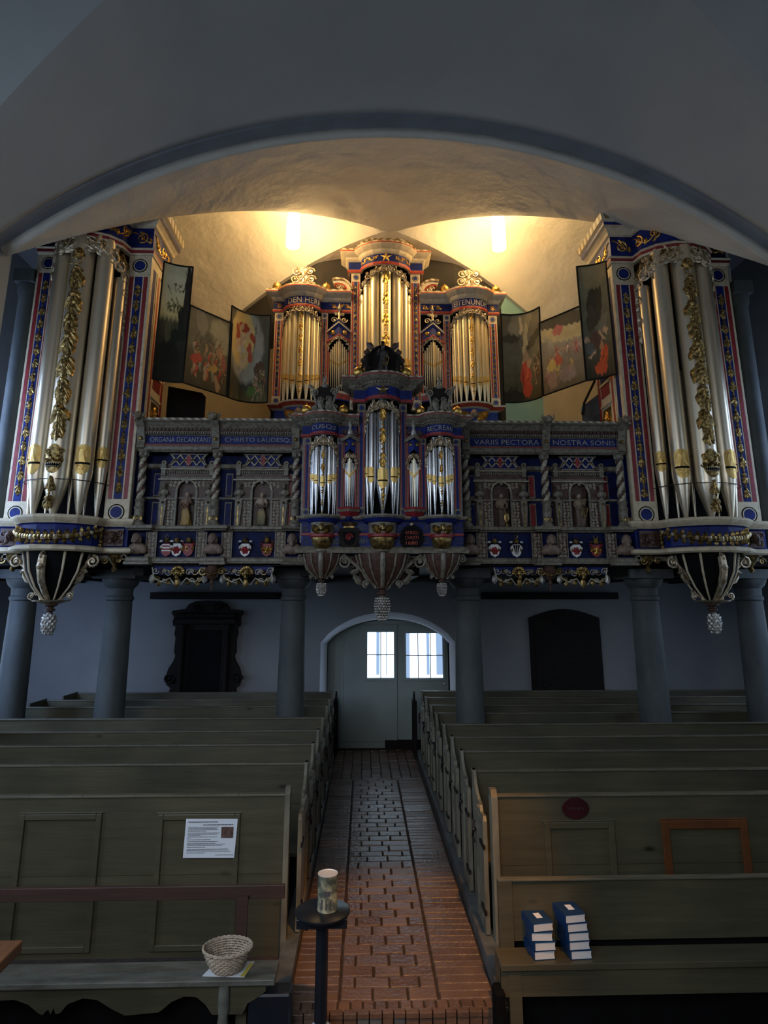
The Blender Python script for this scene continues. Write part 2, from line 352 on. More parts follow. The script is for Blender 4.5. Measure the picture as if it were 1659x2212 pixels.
def arc(cx,cz,rx,rz,a0,a1,n): return [(cx+rx*cos(a0+(a1-a0)*i/n),cz+rz*sin(a0+(a1-a0)*i/n)) for i in range(n+1)]
def pipe(root,x,y,zf,zm,zt,r,mt='tin',fa=0,ornate=False,n=18,big=False,lip='lip',label=None,seed=0):
    mb=MB(mt); mb.lathe([(r*.2,zf),(r*.24,zf+.01),(r*.97,zm-r*1.1),(r,zm-r*.6),(r,zt),(r*.93,zt),(r*.93,zt-.05)],(x,y,0),n)
    M=cyl(x,y,r,fa); tgt=mb
    if big: tgt=MB(mt)
    w_=r*.80; o=r*.05+.001
    patch(tgt,M,arc(0,zm,w_,r*1.15,PI,2*PI,8),o,lip)
    patch(tgt,M,[(-w_,zm+r*.22)]+[(w_,zm+r*.22)]+arc(0,zm+r*1.6,w_,r*.6,0,PI,8),o,lip)
    patch(tgt,M,[(-w_,zm-.0),(w_,zm),(w_,zm+r*.24),(-w_,zm+r*.24)],o*.9,'black')
    if ornate and not big:
        garland(mb,M,0,zm+r*2.4,zt-r,r*1.0,'gold',r*.8,seed); garland(mb,M,0,zf+r*.6,zm-r*1.2,r*.6,'gold',r*.7,seed)
    p=mb.build('pipe',root,smooth=True)
    if big and not ornate: tgt.build('pipe_mouth',p)
    if label: p['label']=label
    return p
def head_(mb,c,r,m=None,hair=None,beard=False):
    x,y,z=c; mb.ball((x,y,z),r*.78,r*.9,r,12,m); mb.ball((x,y-r*.88,z-r*.12),r*.14,r*.2,r*.26,6,m)
    mb.ball((x,y-r*.62,z-r*.62),r*.38,r*.34,r*.3,8,m); mb.ball((x,y-r*.72,z+r*.22),r*.5,r*.2,r*.12,8,m)
    mb.ball((x,y-r*.80,z-r*.48),r*.22,r*.1,r*.07,6,m)
    for sd in(-1,1): mb.ball((x+sd*r*.78,y,z-r*.05),r*.12,r*.16,r*.24,6,m); mb.ball((x+sd*r*.38,y-r*.66,z-r*.2),r*.24,r*.16,r*.2,6,m)
    mb.ball((x,y+r*.12,z+r*.2),r*.88,r*.95,r*.95,10,hair or m)
    for sd in(-1,1): mb.ball((x+sd*r*.75,y+r*.2,z-r*.25),r*.3,r*.4,r*.6,8,hair or m)
    if beard: mb.ball((x,y-r*.55,z-r*.95),r*.5,r*.4,r*.6,8,hair or m)
# ================================================================ THE BUILDING
XC=.45; WB=5.3; YF=7.6; YC=10.6; YW=12.6
def hxw(x): return 1.3+math.sqrt(64-min(60,x*x))
def hx(a): a=min(abs(a),1.12); return 9.3-8+math.sqrt(64-(WB*a)**2)
def vault(name,y0,yc,y1,lift,m,N=64,dome=.4,W=5.3,extra=0):
    mb=MB(m); vs=[]
    for i in range(N+1):
        a=-1+2*i/N
        for j in range(N+1):
            b=-1+2*j/N; y=yc+b*((y1-yc) if b>0 else (yc-y0)); z=max(hxw(W*a),hxw(W*b))+dome*(1-a*a)*(1-b*b)+lift
            if extra and abs(a)>abs(b): z+=extra*(1-math.exp(-(abs(a)-abs(b))/.22))*(1-.5*abs(a))
            vs.append((XC+W*a,y,z))
    fs=[]
    for i in range(N):
        for j in range(N):
            p=i*(N+1)+j; q=p+N+1; a=-1+2*(i+.5)/N; b=-1+2*(j+.5)/N
            if a*b>0: fs+=[(p,q+1,q),(p,p+1,q+1)]
            else: fs+=[(p,p+1,q),(p+1,q+1,q)]
    mb.add(vs,fs); o=mb.build(name,smooth=True); sd=o.modifiers.new('s','SOLIDIFY'); sd.thickness=.12; sd.offset=1
    return struct(o)
vault('ceiling',YF,YC,YC+3.0,0,'plaster',96,extra=.8)
vault('ceiling',.6,4.0,7.42,.16,'plaster_grey',W=7.5)
# soft raised groin ribs of the last bay
def groin(name,sa,b0,b1,m='plaster_rib',yc=YC,yf=YF,yb=YC+3.0,lift=0,w=.05,W=5.3):
    mb=MB(m); n=60; pts=[]
    for i in range(n+1):
        b=b0+(b1-b0)*i/n; a=sa*abs(b); y=yc+b*((yb-yc) if b>0 else (yc-yf)); z=hxw(W*a)+.4*(1-a*a)*(1-b*b)+lift
        pts.append((XC+W*a,y,z+w*.5))
    mb.tube(pts,w,8); return struct(mb.build(name,smooth='all'))
k=1
for sa in(-1,1):
    groin('trim_%d'%k,sa,-.93,-.02,'plaster'); k+=1
    groin('trim_%d'%k,sa,.02,.68,'plaster'); k+=1
    groin('trim_%d'%k,sa,-1,-.02,'plaster_grey',4.0,.6,7.42,.16,.04,7.5); k+=1
    groin('trim_%d'%k,sa,.02,1,'plaster_grey',4.0,.6,7.42,.16,.04,7.5); k+=1
# transverse arch between the two bays
mb=MB('plaster_rib'); n=60
for i in range(n):
    a,b=-1.3+2.6*i/n,-1.3+2.6*(i+1)/n; za,zb=hxw(WB*a),hxw(WB*b); xa,xb=XC+WB*a,XC+WB*b; h=.19
    for (q,s) in ((7.40,0),): pass
    mb.add([(xa,7.40,za),(xb,7.40,zb),(xb,7.62,zb),(xa,7.62,za),(xa,7.36,za+h),(xb,7.36,zb+h),(xb,7.62,zb+h),(xa,7.62,za+h)],[(0,1,2,3),(4,5,1,0),(7,6,5,4),(3,2,6,7)])
struct(mb.build('trim_9',smooth=True))
# piers carrying the vault, outside the picture
for i,(xa,ya) in enumerate(((XC-WB-.4,7.5),(XC+WB+.45,7.5),(XC-WB-.4,1.2),(XC+WB+.45,1.2))):
    mb=MB('plaster_grey'); mb.box(xa-.38,xa+.38,ya-.4,ya+.4,-.16,7.6); struct(mb.build('wall_pier_%d'%(i+1)))
# side walls with tall windows
def wall_with_holes(name,x,sgn,m,wins):
    mb=MB(m); t=.5; xa,xb=x,x+sgn*t; ys=[-6.0]; 
    cur=-6.0
    for (y0,y1,z0,z1) in wins:
        mb.box(xa,xb,cur,y0,-.2,9.6); mb.box(xa,xb,y0,y1,-.2,z0); mb.box(xa,xb,y0,y1,z1,9.6); cur=y1
    mb.box(xa,xb,cur,14.2,-.2,9.6); return struct(mb.build(name))
wins=[(2.2,4.2,2.6,5.9),(7.1,8.4,2.2,6.2),(9.6,10.6,1.2,2.9)]  # low third opening added to go with the under-gallery fill
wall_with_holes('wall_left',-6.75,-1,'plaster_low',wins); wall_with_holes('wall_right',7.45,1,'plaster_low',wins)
k=1
for x in(-6.95,7.65):
    for (y0,y1,z0,z1) in wins:
        mb=MB('muntin')
        for i in range(5): y=y0+(y1-y0)*i/4; mb.box(x-.03,x+.03,y-.02,y+.02,z0,z1)
        for i in range(7): z=z0+(z1-z0)*i/6; mb.box(x-.03,x+.03,y0,y1,z-.02,z+.02)
        w_=struct(mb.build('window_%d'%k)); g=MB('sky_glass'); xx=x+(-.05 if x<0 else .05); g.box(xx-.004,xx+.004,y0,y1,z0,z1); g.build('window_glass',w_); k+=1
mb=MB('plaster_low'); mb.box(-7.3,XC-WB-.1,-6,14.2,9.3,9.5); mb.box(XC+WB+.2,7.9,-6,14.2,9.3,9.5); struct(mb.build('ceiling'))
for i,x in enumerate((-5.1,5.85)):
    mb=MB('plaster'); mb.box(x-.05,x+.05,9.0,YW+.9,3.3,9.6); struct(mb.build('wall_loft_'+('left','right')[i]))  # unseen partitions added to keep lamp light off the aisle walls
for i,(x,sd) in enumerate(((-5.13,'left'),(5.86,'right'))):
    mb=MB('stone'); mb.lathe([(.14,3.3),(.14,3.45),(.11,3.5),(.105,7.2),(.13,7.25),(.14,7.4)],(0,0,-3.3),18); mb.box(-.15,.15,-.15,.15,4.1,4.3); o=mb.build('wall_shaft',smooth=True); o.location=(x,8.82,3.3); tag(o,'tall slim blue grey marbled shaft against the outer side of the %s organ tower'%sd,'column')
# end wall below the gallery with the arched doorway
DX0,DX1,DZT=-.70,1.66,2.40
def door_arch(ins,n=18):
    pts=[(DX0-ins,-.16),(DX0-ins,1.95)]; cx=(DX0+DX1)/2; hw=(DX1-DX0)/2+ins
    for i in range(n+1):
        t=-1+2*i/n; z=1.95+(DZT+ins-1.95)*(1-abs(t)**2.1)**.80 if abs(t)<1 else 1.95
        pts.append((cx+hw*t,z))
    pts+=[(DX1+ins,-.16)]; return pts
def wallhole(mb,x0,x1,z0,z1,hole,y0,y1,m=None):
    # hole: open outline from bottom-left over the top to bottom-right
    h=hole; n=len(h); L=[(x0,z0),(x0,z1)]; 
    def strip(y):
        vs=[];fs=[]
        for p in h: vs.append((p[0],y,p[1])); vs.append((p[0],y,z1))
        for i in range(n-1): fs.append((2*i,2*i+2,2*i+3,2*i+1))
        return vs,fs
    vs,fs=strip(y0); mb.add(vs,fs,m)
    mb.box(x0,h[0][0],y0,y1,z0,z1,m); mb.box(h[-1][0],x1,y0,y1,z0,z1,m)
    vs=[];fs=[]
    for p in h: vs+= [(p[0],y0,p[1]),(p[0],y1,p[1])]
    for i in range(n-1): fs.append((2*i,2*i+1,2*i+3,2*i+2))
    mb.add(vs,fs,m); vs,fs=strip(y1); mb.add(vs,[f[::-1] for f in fs],m)
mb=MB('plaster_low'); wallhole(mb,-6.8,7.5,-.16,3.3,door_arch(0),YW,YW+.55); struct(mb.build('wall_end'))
# pale rounded reveal of the arch
mb=MB('paper'); o=door_arch(.0); pts=[(p[0],YW-.005,p[1]) for p in o]
vs=[];fs=[]
for i,(a,b) in enumerate(zip(door_arch(.13),door_arch(.0))): vs+=[(a[0],YW,a[1]),(b[0]*.5+a[0]*.5,YW-.045,b[1]*.5+a[1]*.5),(b[0],YW-.01,b[1]),(b[0],YW+.15,b[1])]
n=len(o)
for i in range(n-1):
    for j in range(3): fs.append((i*4+j,i*4+4+j,i*4+5+j,i*4+1+j))
mb.add(vs,fs); struct(mb.build('trim_10',smooth='all'))
# upper end wall, gallery floor
xT=X(1183,880,12.2); zlo=7.75
mb=MB('beige'); mb.box(-6.8,7.5,YW+.95,YW+1.2,3.2,10.2); struct(mb.build('wall_end_upper'))
def gz(x): a=(x-XC)/WB; return hx(a)+.4*(1-a*a)*(1-a*a)+.12
for sd,segs in((-1,[(0,11.42,None),(1.45,11.42,None),(5.25,None,None)]),(1,[(0,11.42,None),(1.45,11.42,None),(5.25,None,None)])):
    mb=MB('dark_wood'); n=40  # partition added below the back groins so the back cell looks unlit
    for i in range(n):
        d0,d1=5.3*i/n,5.3*(i+1)/n
        f=lambda d:(XC+sd*d,max(11.42,10.63+3.0*d/5.3))
        (xa,ya),(xb,yb)=f(d0),f(d1); xm_=(xa+xb)/2
        def q(z0a,z0b,z1a,z1b,m):
            v=[(xa,ya,z0a),(xb,yb,z0b),(xb,yb,z1b),(xa,ya,z1a)]; mb.add(v+[(p[0],p[1]+.1,p[2]) for p in v],[(0,1,2,3) if sd>0 else (3,2,1,0),(4,7,6,5),(3,2,6,7),(0,4,5,1)],m)
        if sd<0: q(3.3,3.3,zlo,zlo,'beige'); q(zlo,zlo,gz(xa),gz(xb),'wall_shaded')
        elif xm_<xT-.9: q(3.3,3.3,gz(xa),gz(xb),'wall_shaded')
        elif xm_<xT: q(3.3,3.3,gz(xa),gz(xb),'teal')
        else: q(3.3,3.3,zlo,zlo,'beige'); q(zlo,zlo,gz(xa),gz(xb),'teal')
    struct(mb.build('wall_organ_'+('left' if sd<0 else 'right')))
mb=MB('dark_wood'); mb.box(-6.7,7.4,9.0,YW,3.22,3.5); mb.box(-3.9,7.4,8.9,9.0,3.25,3.45); mb.box(-6.7,-3.9,8.9,9.0,3.25,3.45)
for i in range(18): x=-6.3+i*.78; mb.box(x-.07,x+.07,9.05,YW,3.08,3.22)
struct(mb.build('floor_gallery'))
a,b=at(330,1283,12.5),at(606,1292,12.5)
mb=MB('dark_wood'); mb.box(a.x,b.x,12.35,12.59,b.z-.02,a.z+.03); mb.box(a.x+.1,b.x-.05,12.3,12.38,b.z+.03,a.z-.0)
tag(mb.build('wooden_rail'),'long dark wooden rail high on the wall above the carved monument','rail')
a,b=at(1040,1283,12.5),at(1330,1292,12.5); mb=MB('dark_wood'); mb.box(a.x,b.x,12.35,12.59,b.z-.02,a.z+.03); mb.box(a.x+.05,b.x-.1,12.3,12.38,b.z+.03,a.z)
tag(mb.build('wooden_rail'),'long dark wooden rail high on the wall above the dark arched doorway','rail')
# the two painted doors
def wbox(mb,x0,x1,z0,z1,y,t,m,ws):
    # board with window openings ws=[(x0,x1,z0,z1)] sharing the same z range
    cur=x0
    for a,b,c,d in ws: mb.box(cur,a,y,y+t,z0,z1,m); mb.box(a,b,y,y+t,z0,c,m); mb.box(a,b,y,y+t,d,z1,m); cur=b
    mb.box(cur,x1,y,y+t,z0,z1,m)
DY=12.82
wl=at(793,1365,DY),at(852,1465,DY); wr=at(876,1367,DY),at(958,1465,DY)
def leaf_door(nm,x0,x1,zb,win,cols):
    mb=MB('door_paint'); wbox(mb,x0,x1,zb,2.62,DY,.06,'door_paint',[win]); o=struct(mb.build(nm))
    fr=MB('door_paint'); a,b,c,d=win
    for q in((a-.05,a,c-.05,d+.05),(b,b+.05,c-.05,d+.05),(a,b,c-.05,c),(a,b,d,d+.05)): fr.box(q[0],q[1],DY-.018,DY,q[2],q[3])
    fr.build('window_surround',o,bevel=.004)
    mu=MB('muntin')
    for i in range(cols+1): x=a+(b-a)*i/cols; mu.box(x-.008,x+.008,DY+.015,DY+.045,c,d)
    for i in range(3): z=c+(d-c)*i/2; mu.box(a,b,DY+.015,DY+.045,z-.008,z+.008)
    mu.build('muntin',o)
    g=MB('sky_glass'); g.box(a,b,DY+.028,DY+.032,c,d)
    for (f0,f1) in (((.34,.46),(.69,.73)) if cols==2 else ((.0,.11),(.56,.64),(.82,1.0))): g.box(a+(b-a)*f0,a+(b-a)*f1,DY+.026,DY+.029,c+(.06 if f0>.01 else 0),d,'sky_glass_dim')
    g.build('window_pane',o)
    return o
d1=leaf_door('door_1',-.72,.655,.10,(wl[0].x,wl[1].x,wl[1].z,wl[0].z),2)
mb=MB('door_paint'); mb.box(-.72,.42,DY-.03,DY,.02,.13); mb.box(-.42,-.39,DY-.012,DY,.13,2.5); mb.box(.60,.655,DY-.02,DY,.13,2.6); mb.build('kick_board',d1)
d2=leaf_door('door_2',.67,1.75,.16,(wr[0].x,wr[1].x,wr[1].z,wr[0].z),3)
mb=MB('tin_lid'); mb.ball((1.58,DY-.03,1.17),.022,n=10); mb.build('door_knob',d2,smooth=True)
mb=MB('door_paint'); mb.box(-.75,1.75,DY-.05,DY+.06,2.30,2.36); mb.build('transom',d1)
mb=MB('dark_wood'); mb.box(.42,1.75,DY-.06,DY+.2,-.16,.155); mb.box(-.75,.42,DY+.07,DY+.2,-.16,.2); struct(mb.build('trim_11'))
# dark arched doorway on the right
a,b,c=at(1162,1500,YW),at(1310,1500,YW),at(1230,1317,YW); x0,x1=a.x-.12,b.x-.05
mb=MB('black'); pts=[(x0,0),(x0,2.42)]+[(x0+(x1-x0)*i/10,2.42+.17*sin(PI*i/10)) for i in range(11)]+[(x1,0)]
mb.prism(pts,YW-.02,YW-.06,'dark_wood'); mb.prism([(x0+.1,0),(x0+.1,2.36)]+[(x0+.1+(x1-x0-.2)*i/10,2.36+.15*sin(PI*i/10)) for i in range(11)]+[(x1-.1,0)],YW-.05,YW-.075,'dark_wood')
d3=struct(mb.build('door_3')); mb=MB('iron'); mb.ball((x0+.25,YW-.1,1.15),.03,n=8); mb.build('door_handle',d3)
# ---------------- floor
rn=random.Random(5)
mb=MB('mortar'); mb.box(-.56,.98,4.99,12.9,-.3,-.012); mb.box(-6.75,-.56,5.0,12.6,-.3,-.03); mb.box(.98,7.45,5.0,12.6,-.3,-.03); mb.box(-6.75,7.45,-6,4.99,-.36,-.18)
struct(mb.build('floor'))
mb=MB('brick')
def brick(x0,x1,y0,y1,m=None,top=0,g=.0035):
    h=top+rn.uniform(-.003,.004); j=lambda: rn.uniform(-.0025,.0025); t=rn.uniform(-.004,.004)
    xs=(x0+g+j(),x1-g+j()); ys=(y0+g+j(),y1-g+j()); e=.006
    v=[(xs[0],ys[0],h-.02),(xs[1],ys[0],h-.02),(xs[1],ys[1],h-.02),(xs[0],ys[1],h-.02),(xs[0]+e,ys[0]+e,h+t),(xs[1]-e,ys[0]+e,h),(xs[1]-e,ys[1]-e,h-t),(xs[0]+e,ys[1]-e,h)]
    mb.add(v,[(4,5,6,7),(0,1,5,4),(1,2,6,5),(2,3,7,6),(3,0,4,7)],m or rn.choice(('brick','brick','brick2','brick3')))
y=5.10; i=0
while y<10.7:
    d=rn.uniform(.135,.165); xs=[-.147]; x=-.147+(rn.uniform(.1,.14) if i%2 else rn.uniform(.2,.24))
    while x<.47: xs.append(x); x+=rn.uniform(.21,.26)
    xs.append(.545)
    for p,q in zip(xs,xs[1:]): brick(p,q,y,y+d)
    y+=d; i+=1
for x0,x1 in((-.50,-.155),(.553,.94)):
    y=5.10
    while y<10.7: d=rn.uniform(.082,.112); brick(x0,x1,y,y+d,g=.0025); y+=d
x=-.5
while x<.95: brick(x,x+.085,4.99,5.10,g=.002); x+=.085
xs=[-.5+i*.16 for i in range(10)]
for c in range(9):
    y=10.72+rn.uniform(-.1,0)
    while y<12.75: d=rn.uniform(.2,.3); brick(xs[c],xs[c+1],max(y,10.71),y+d,'brick' if rn.random()<.5 else 'brick2'); y+=d
x=-.56                       # soldier course on the riser of the step
while x<.97:
    dx=rn.uniform(.075,.095); c=rn.choice(('brick2','brick2','brick','kerb')); mb.box(x+.004,x+dx-.004,4.955,4.995,-.18,-.012,c); mb.box(x+.003,x+dx-.003,4.95+rn.uniform(-.006,.004),5.0,-.03,.004,'brick2'); x+=dx
struct(mb.build('floor_brick',bevel=.004))
# low kerbs along the aisle
for sd,pl in(('left',[(-.50,5.0),(-.52,10.7),(-.52,12.3)]),('right',[(.95,5.0),(.97,10.7),(.97,12.3)])):
    mb=MB('kerb'); s=-1 if sd=='left' else 1
    for p,q in zip(pl,pl[1:]): mb.add([(p[0],p[1],-.03),(q[0],q[1],-.03),(q[0],q[1],.09),(p[0],p[1],.09),(p[0]+s*.12,p[1],.09),(q[0]+s*.12,q[1],.09),(q[0]+s*.12,q[1],-.03),(p[0]+s*.12,p[1],-.03)],[(0,1,2,3),(3,2,5,4),(4,5,6,7),(0,3,4,7)])
    struct(mb.build('baseboard_'+sd))
# ---------------- stone columns under the gallery
def column(x,y,r,label,zt=3.22):
    mb=MB('stone'); pr=[(r*1.35,0),(r*1.35,.1),(r*1.2,.14),(r*1.06,.2)]
    pr+=[(r*(1.04-.16*(t/12)**1.6),.2+(2.75-.2)*t/12) for t in range(13)]
    pr+=[(r*.97,2.77),(r*.97,2.81),(r*.88,2.83),(r*.9,2.93),(r*1.15,2.98),(r*1.3,3.05),(r*1.3,3.07)]
    mb.lathe(pr,(0,0,0),28); mb.box(-r*1.5,r*1.5,-r*1.5,r*1.5,3.07,3.2)
    o=mb.build('stone_column',smooth=True); o.location=(x,y,-.02); return tag(o,label,'column','grey stone columns carrying the gallery')
column(-5.02,9.62,.20,'grey stone column at the far left edge, under the left organ tower')
column(-3.62,9.62,.205,'bluish grey stone column left of the carved black monument')
column(-1.05,9.62,.2,'grey stone column just left of the arched doorway')
column(1.50,9.28,.2,'grey stone column just right of the arched doorway')
column(4.12,9.28,.21,'grey stone column right of the dark arched door')
column(5.68,9.28,.2,'grey stone column at the far right edge, beside the pineapple pendant')
# ---------------- black carved monument on the end wall
L,Rr=-3.75,-2.275; cx=(L+Rr)/2; zt=2.753
half=[(0,zt),(.22,zt-.01),(.36,zt-.07),(.42,zt-.16),(.66,zt-.19),(.68,zt-.24),(.63,zt-.30),(.64,zt-.46),(.58,zt-.50),(.60,zt-.62),(.57,zt-.70),(.58,zt-.95),(.55,zt-1.02),(.58,zt-1.12),(.66,zt-1.25),(.71,zt-1.42),(.68,zt-1.54),(.60,zt-1.6),(.62,zt-1.66),(.56,zt-1.8),(.56,.85),(.4,.8),(0,.7)]
pts=[(cx+a,z) for a,z in half]+[(cx-a,z) for a,z in half[-2:0:-1]]
ep=thing('wall_monument','black carved wooden wall monument with scrolled sides and broken cornice between columns','monument',(cx,YW-.12,.7))
mb=MB('dark_wood'); mb.prism(pts,YW-.12,YW-.01); mb.build('backboard',ep)
for sd in(-1,1):
    mb=MB('dark_wood'); mb.lathe([(.07,.95),(.07,1.0),(.05,1.03),(.045,2.2),(.07,2.24),(.07,2.3)],(cx+sd*.42,YW-.17,0),12); mb.box(cx+sd*.42-.09,cx+sd*.42+.09,YW-.25,YW-.1,.85,.95); mb.build('side_column',ep,smooth=True)
mb=MB('dark_wood'); mb.sweep([(cx-.55,YW-.12),(cx+.55,YW-.12)],[(0,2.3),(.06,2.32),(.06,2.4),(.12,2.44),(.14,2.5),(0,2.52)]); mb.build('cornice',ep)
mb=MB('black'); mb.box(cx-.3,cx+.3,YW-.135,YW-.12,1.05,2.2); mb.build('inscription_panel',ep)
M=flat(YW-.12,cx)
for sd in(-1,1):
    for (a,b,c,d,e) in((.63,zt-1.42,.1,sd,.025),(.58,zt-.4,.06,-sd,.018),(.2,2.62,.09,sd,.02)):
        mb=MB('dark_wood'); spiral(mb,M,sd*a,b,c,0,1.5,d,e,.03); mb.build('scroll',ep,smooth=True)
# ================================================================ PEWS
rn=random.Random(11)
def pew(side,Y,depth,n,lab,front=False,seat=True,x_end=None):
    s=-1 if side=='left' else 1
    xa=-.575 if s<0 else 1.075; xb=(x_end if x_end is not None else (-6.6 if s<0 else 7.3))
    z0=.0; T=1.15+rn.uniform(-.004,.004)
    root=thing('pew',lab,'pew',((xa+xb)/2,Y,-.03),'painted wooden pews')
    mb=MB('pew'); mb.box(xa,xb,Y,Y+.032,z0,T-.375); mb.box(xa,xb,Y,Y+.032,T-.372,T-.018); mb.build('backrest',root)
    mb=MB('pew_edge'); k=16
    for i in range(k): a=xa+(xb-xa)*i/k; b=xa+(xb-xa)*(i+1)/k; mb.box(a,b,Y-.012,Y+.045,T-.018,T+rn.uniform(0,.002))
    mb.build('top_rail',root,bevel=.004)
    if seat:
        mb=MB('pew'); mb.box(xa,xb,Y-.34,Y,.43,.46); mb.build('seat',root)
    mb=MB('pew'); mb.box(xa,xb,Y+.032,Y+.17,.86,.882); mb.build('book_ledge',root)
    if front: return root
    # aisle end board, scooped towards the front
    prof=[(Y+.045,-.02),(Y+.045,T+.012),(Y-.035,T+.012),(Y-.06,T-.03),(Y-.10,T-.09),(Y-.17,T-.15),(Y-.25,T-.18),(Y-.33,T-.19),(Y-.33,-.02)]
    mb=MB('pew_end'); mb.prismx(prof,xa-s*.03,xa); mb.prismx([(p[0],p[1]) for p in prof[1:3]]+[(Y-.035,T-.03),(Y+.045,T-.03)],xa-s*.038,xa+s*.008,'pew_edge')
    mb.build('end_board',root,bevel=.003)
    dy0,dy1=Y-depth+.07,Y-.34; xd=xa-s*.035
    if dy1-dy0>.2:
        mb=MB('pew_end'); dz=T-.22
        mb.box(xd-s*.022,xd,dy0,dy1,.10,dz)
        for q in((dy0,dy0+.06,.1,dz),(dy1-.06,dy1,.1,dz),(dy0+.06,dy1-.06,dz-.07,dz),(dy0+.06,dy1-.06,.1,.18)): mb.box(xd-s*.036,xd-s*.02,q[0],q[1],q[2],q[3])
        prof=[(dy0,dz),(dy0+.03,dz+.035),((dy0+dy1)/2-.04,dz+.03),((dy0+dy1)/2,dz+.075),((dy0+dy1)/2+.04,dz+.03),(dy1-.03,dz+.035),(dy1,dz)]
        mb.prismx(prof,xd-s*.03,xd)
        d=mb.build('pew_door',root,bevel=.003)
        mb=MB('iron'); px=xd-s*.045
        mb.tube([(px,dy1+.03,dz-.12),(px-s*.012,dy1-.02,dz-.10),(px-s*.02,dy1-.06,dz-.16),(px-s*.022,dy1-.03,dz-.22),(px-s*.01,dy1-.05,dz-.27)],.011,6)
        mb.ball((px-s*.015,dy1-.06,dz-.16),.02,n=8); mb.build('door_latch',d,smooth=True)
        mb=MB('iron'); mb.box(px-s*.002,px+s*.014,dy0-.04,dy0+.14,dz-.2,dz-.17); mb.box(px-s*.002,px+s*.014,dy0-.04,dy0+.14,.25,.28); mb.build('door_hinge',d)
    return root
ORD=['front','second','third','fourth','fifth','sixth','seventh','eighth','ninth']
LY=[5.75,6.78,7.62,8.42,9.33,10.31,11.05,11.85]; RY=[5.66,6.45,7.22,7.98,8.75,9.60,10.35,11.15,11.95]
for i,Y in enumerate(LY):
    xe={6:-5.2,7:-5.05,5:-5.5}.get(i)
    if i==0: continue
    p=pew('left',Y,Y-LY[i-1],i,'%s pew from the front on the left of the aisle, long olive grey painted back'%ORD[i].capitalize(),x_end=xe)
    if xe:
        mb=MB('pew'); mb.box(xe-.03,xe,Y-.5,Y+.04,0,1.17); mb.build('end_board',p)
for i,Y in enumerate(RY):
    if i==0: continue
    pew('right',Y,Y-RY[i-1],i,'%s pew from the front on the right of the aisle, long olive grey painted back'%ORD[i].capitalize(),seat=(i!=5))
# open doors standing into the aisle beside the last pews
for nm,x0,x1,y in(('open pew door standing dark against the aisle beside the last pew on the left',-.53,-.46,12.1),('open pew door standing dark against the aisle beside the last pew on the right',.90,.97,12.05)):
    mb=MB('dark_wood'); mb.box(x0,x1,y-.02,y+.25,.06,.98); mb.prismx([(y-.02,.98),(y+.05,1.08),(y+.12,1.12),(y+.18,1.08),(y+.25,.98)],x0+.02,x1-.02)
    mb.box(x0-.01,x1+.01,y+.02,y+.06,.12,.95)
    tag(mb.build('pew_door',bevel=.004),nm,'door')
# front pew screens with moulded panels
def moulding(mb,x0,x1,z0,z1,y,wd=.045,dp=.022,m=None):
    for q in((x0,x0+wd,z0,z1),(x1-wd,x1,z0,z1),(x0+wd,x1-wd,z1-wd,z1),(x0+wd,x1-wd,z0,z0+wd)):
        mb.box(q[0],q[1],y-dp,y,q[2],q[3],m); 
    mb.box(x0-.012,x1+.012,y-dp*.5,y,z1,z1+.012,m)
yl=LY[0]
root=thing('pew','Front pew screen left of the aisle, moulded panels and a white notice pinned on it','pew',(-3.5,yl,-.03),'front pew screens')
mb=MB('pew'); mb.box(-6.6,-.60,yl,yl+.035,-.03,.55); mb.box(-6.6,-.60,yl,yl+.035,.553,1.13); mb.build('screen_board',root)
mb=MB('pew_edge')
for i in range(14): a=-6.6+6.0*i/14; mb.box(a,a+6.0/14,yl-.015,yl+.05,1.13,1.148+rn.uniform(0,.002))
mb.build('top_rail',root,bevel=.004)
for (ua,ub,va) in((45,222,1758),(343,520,1758),(-420,-120,1757)):
    a=at(ua,va,yl); b=at(ub,va,yl); mb=MB('pew'); moulding(mb,a.x,b.x,.02,a.z,yl); p=mb.build('panel_moulding',root,bevel=.005)
mb=MB('pew_end'); mb.box(-.645,-.60,yl-.04,yl+.06,-.03,1.16); mb.prismx([(yl-.04,1.16),(yl+.0,1.2),(yl+.06,1.2),(yl+.06,1.16)],-.645,-.6)
mb.build('corner_post',root,bevel=.004)
yr=RY[0]
root=thing('pew','Front pew screen right of the aisle, with one orange framed panel','pew',(4,yr,-.03),'front pew screens')
mb=MB('pew'); mb.box(1.10,7.3,yr,yr+.035,-.03,.62); mb.box(1.10,7.3,yr,yr+.035,.623,1.13); mb.build('screen_board',root)
mb=MB('pew_edge')
for i in range(14): a=1.1+6.2*i/14; mb.box(a,a+6.2/14,yr-.015,yr+.05,1.13,1.148+rn.uniform(0,.002))
mb.build('top_rail',root,bevel=.004)
for (ua,ub,va,m,lb) in((1174,1325,1775,'pew',None),(1426,1611,1771,'orange_trim','orange brown panel moulding'),(1760,1930,1772,'pew',None)):
    a=at(ua,va,yr); b=at(ub,va,yr); mb=MB(m); moulding(mb,a.x,b.x,.02,a.z,yr,.05 if m=='pew' else .065); p=mb.build('panel_moulding',root,bevel=.005)
    if lb:p['label']=lb
mb=MB('pew_end'); mb.box(1.06,1.115,yr-.045,yr+.07,-.03,1.14); mb.prismx([(yr-.045,1.14),(yr+.0,1.19),(yr+.07,1.19),(yr+.07,1.14)],1.06,1.115,'pew_edge'); mb.build('corner_post',root,bevel=.004)
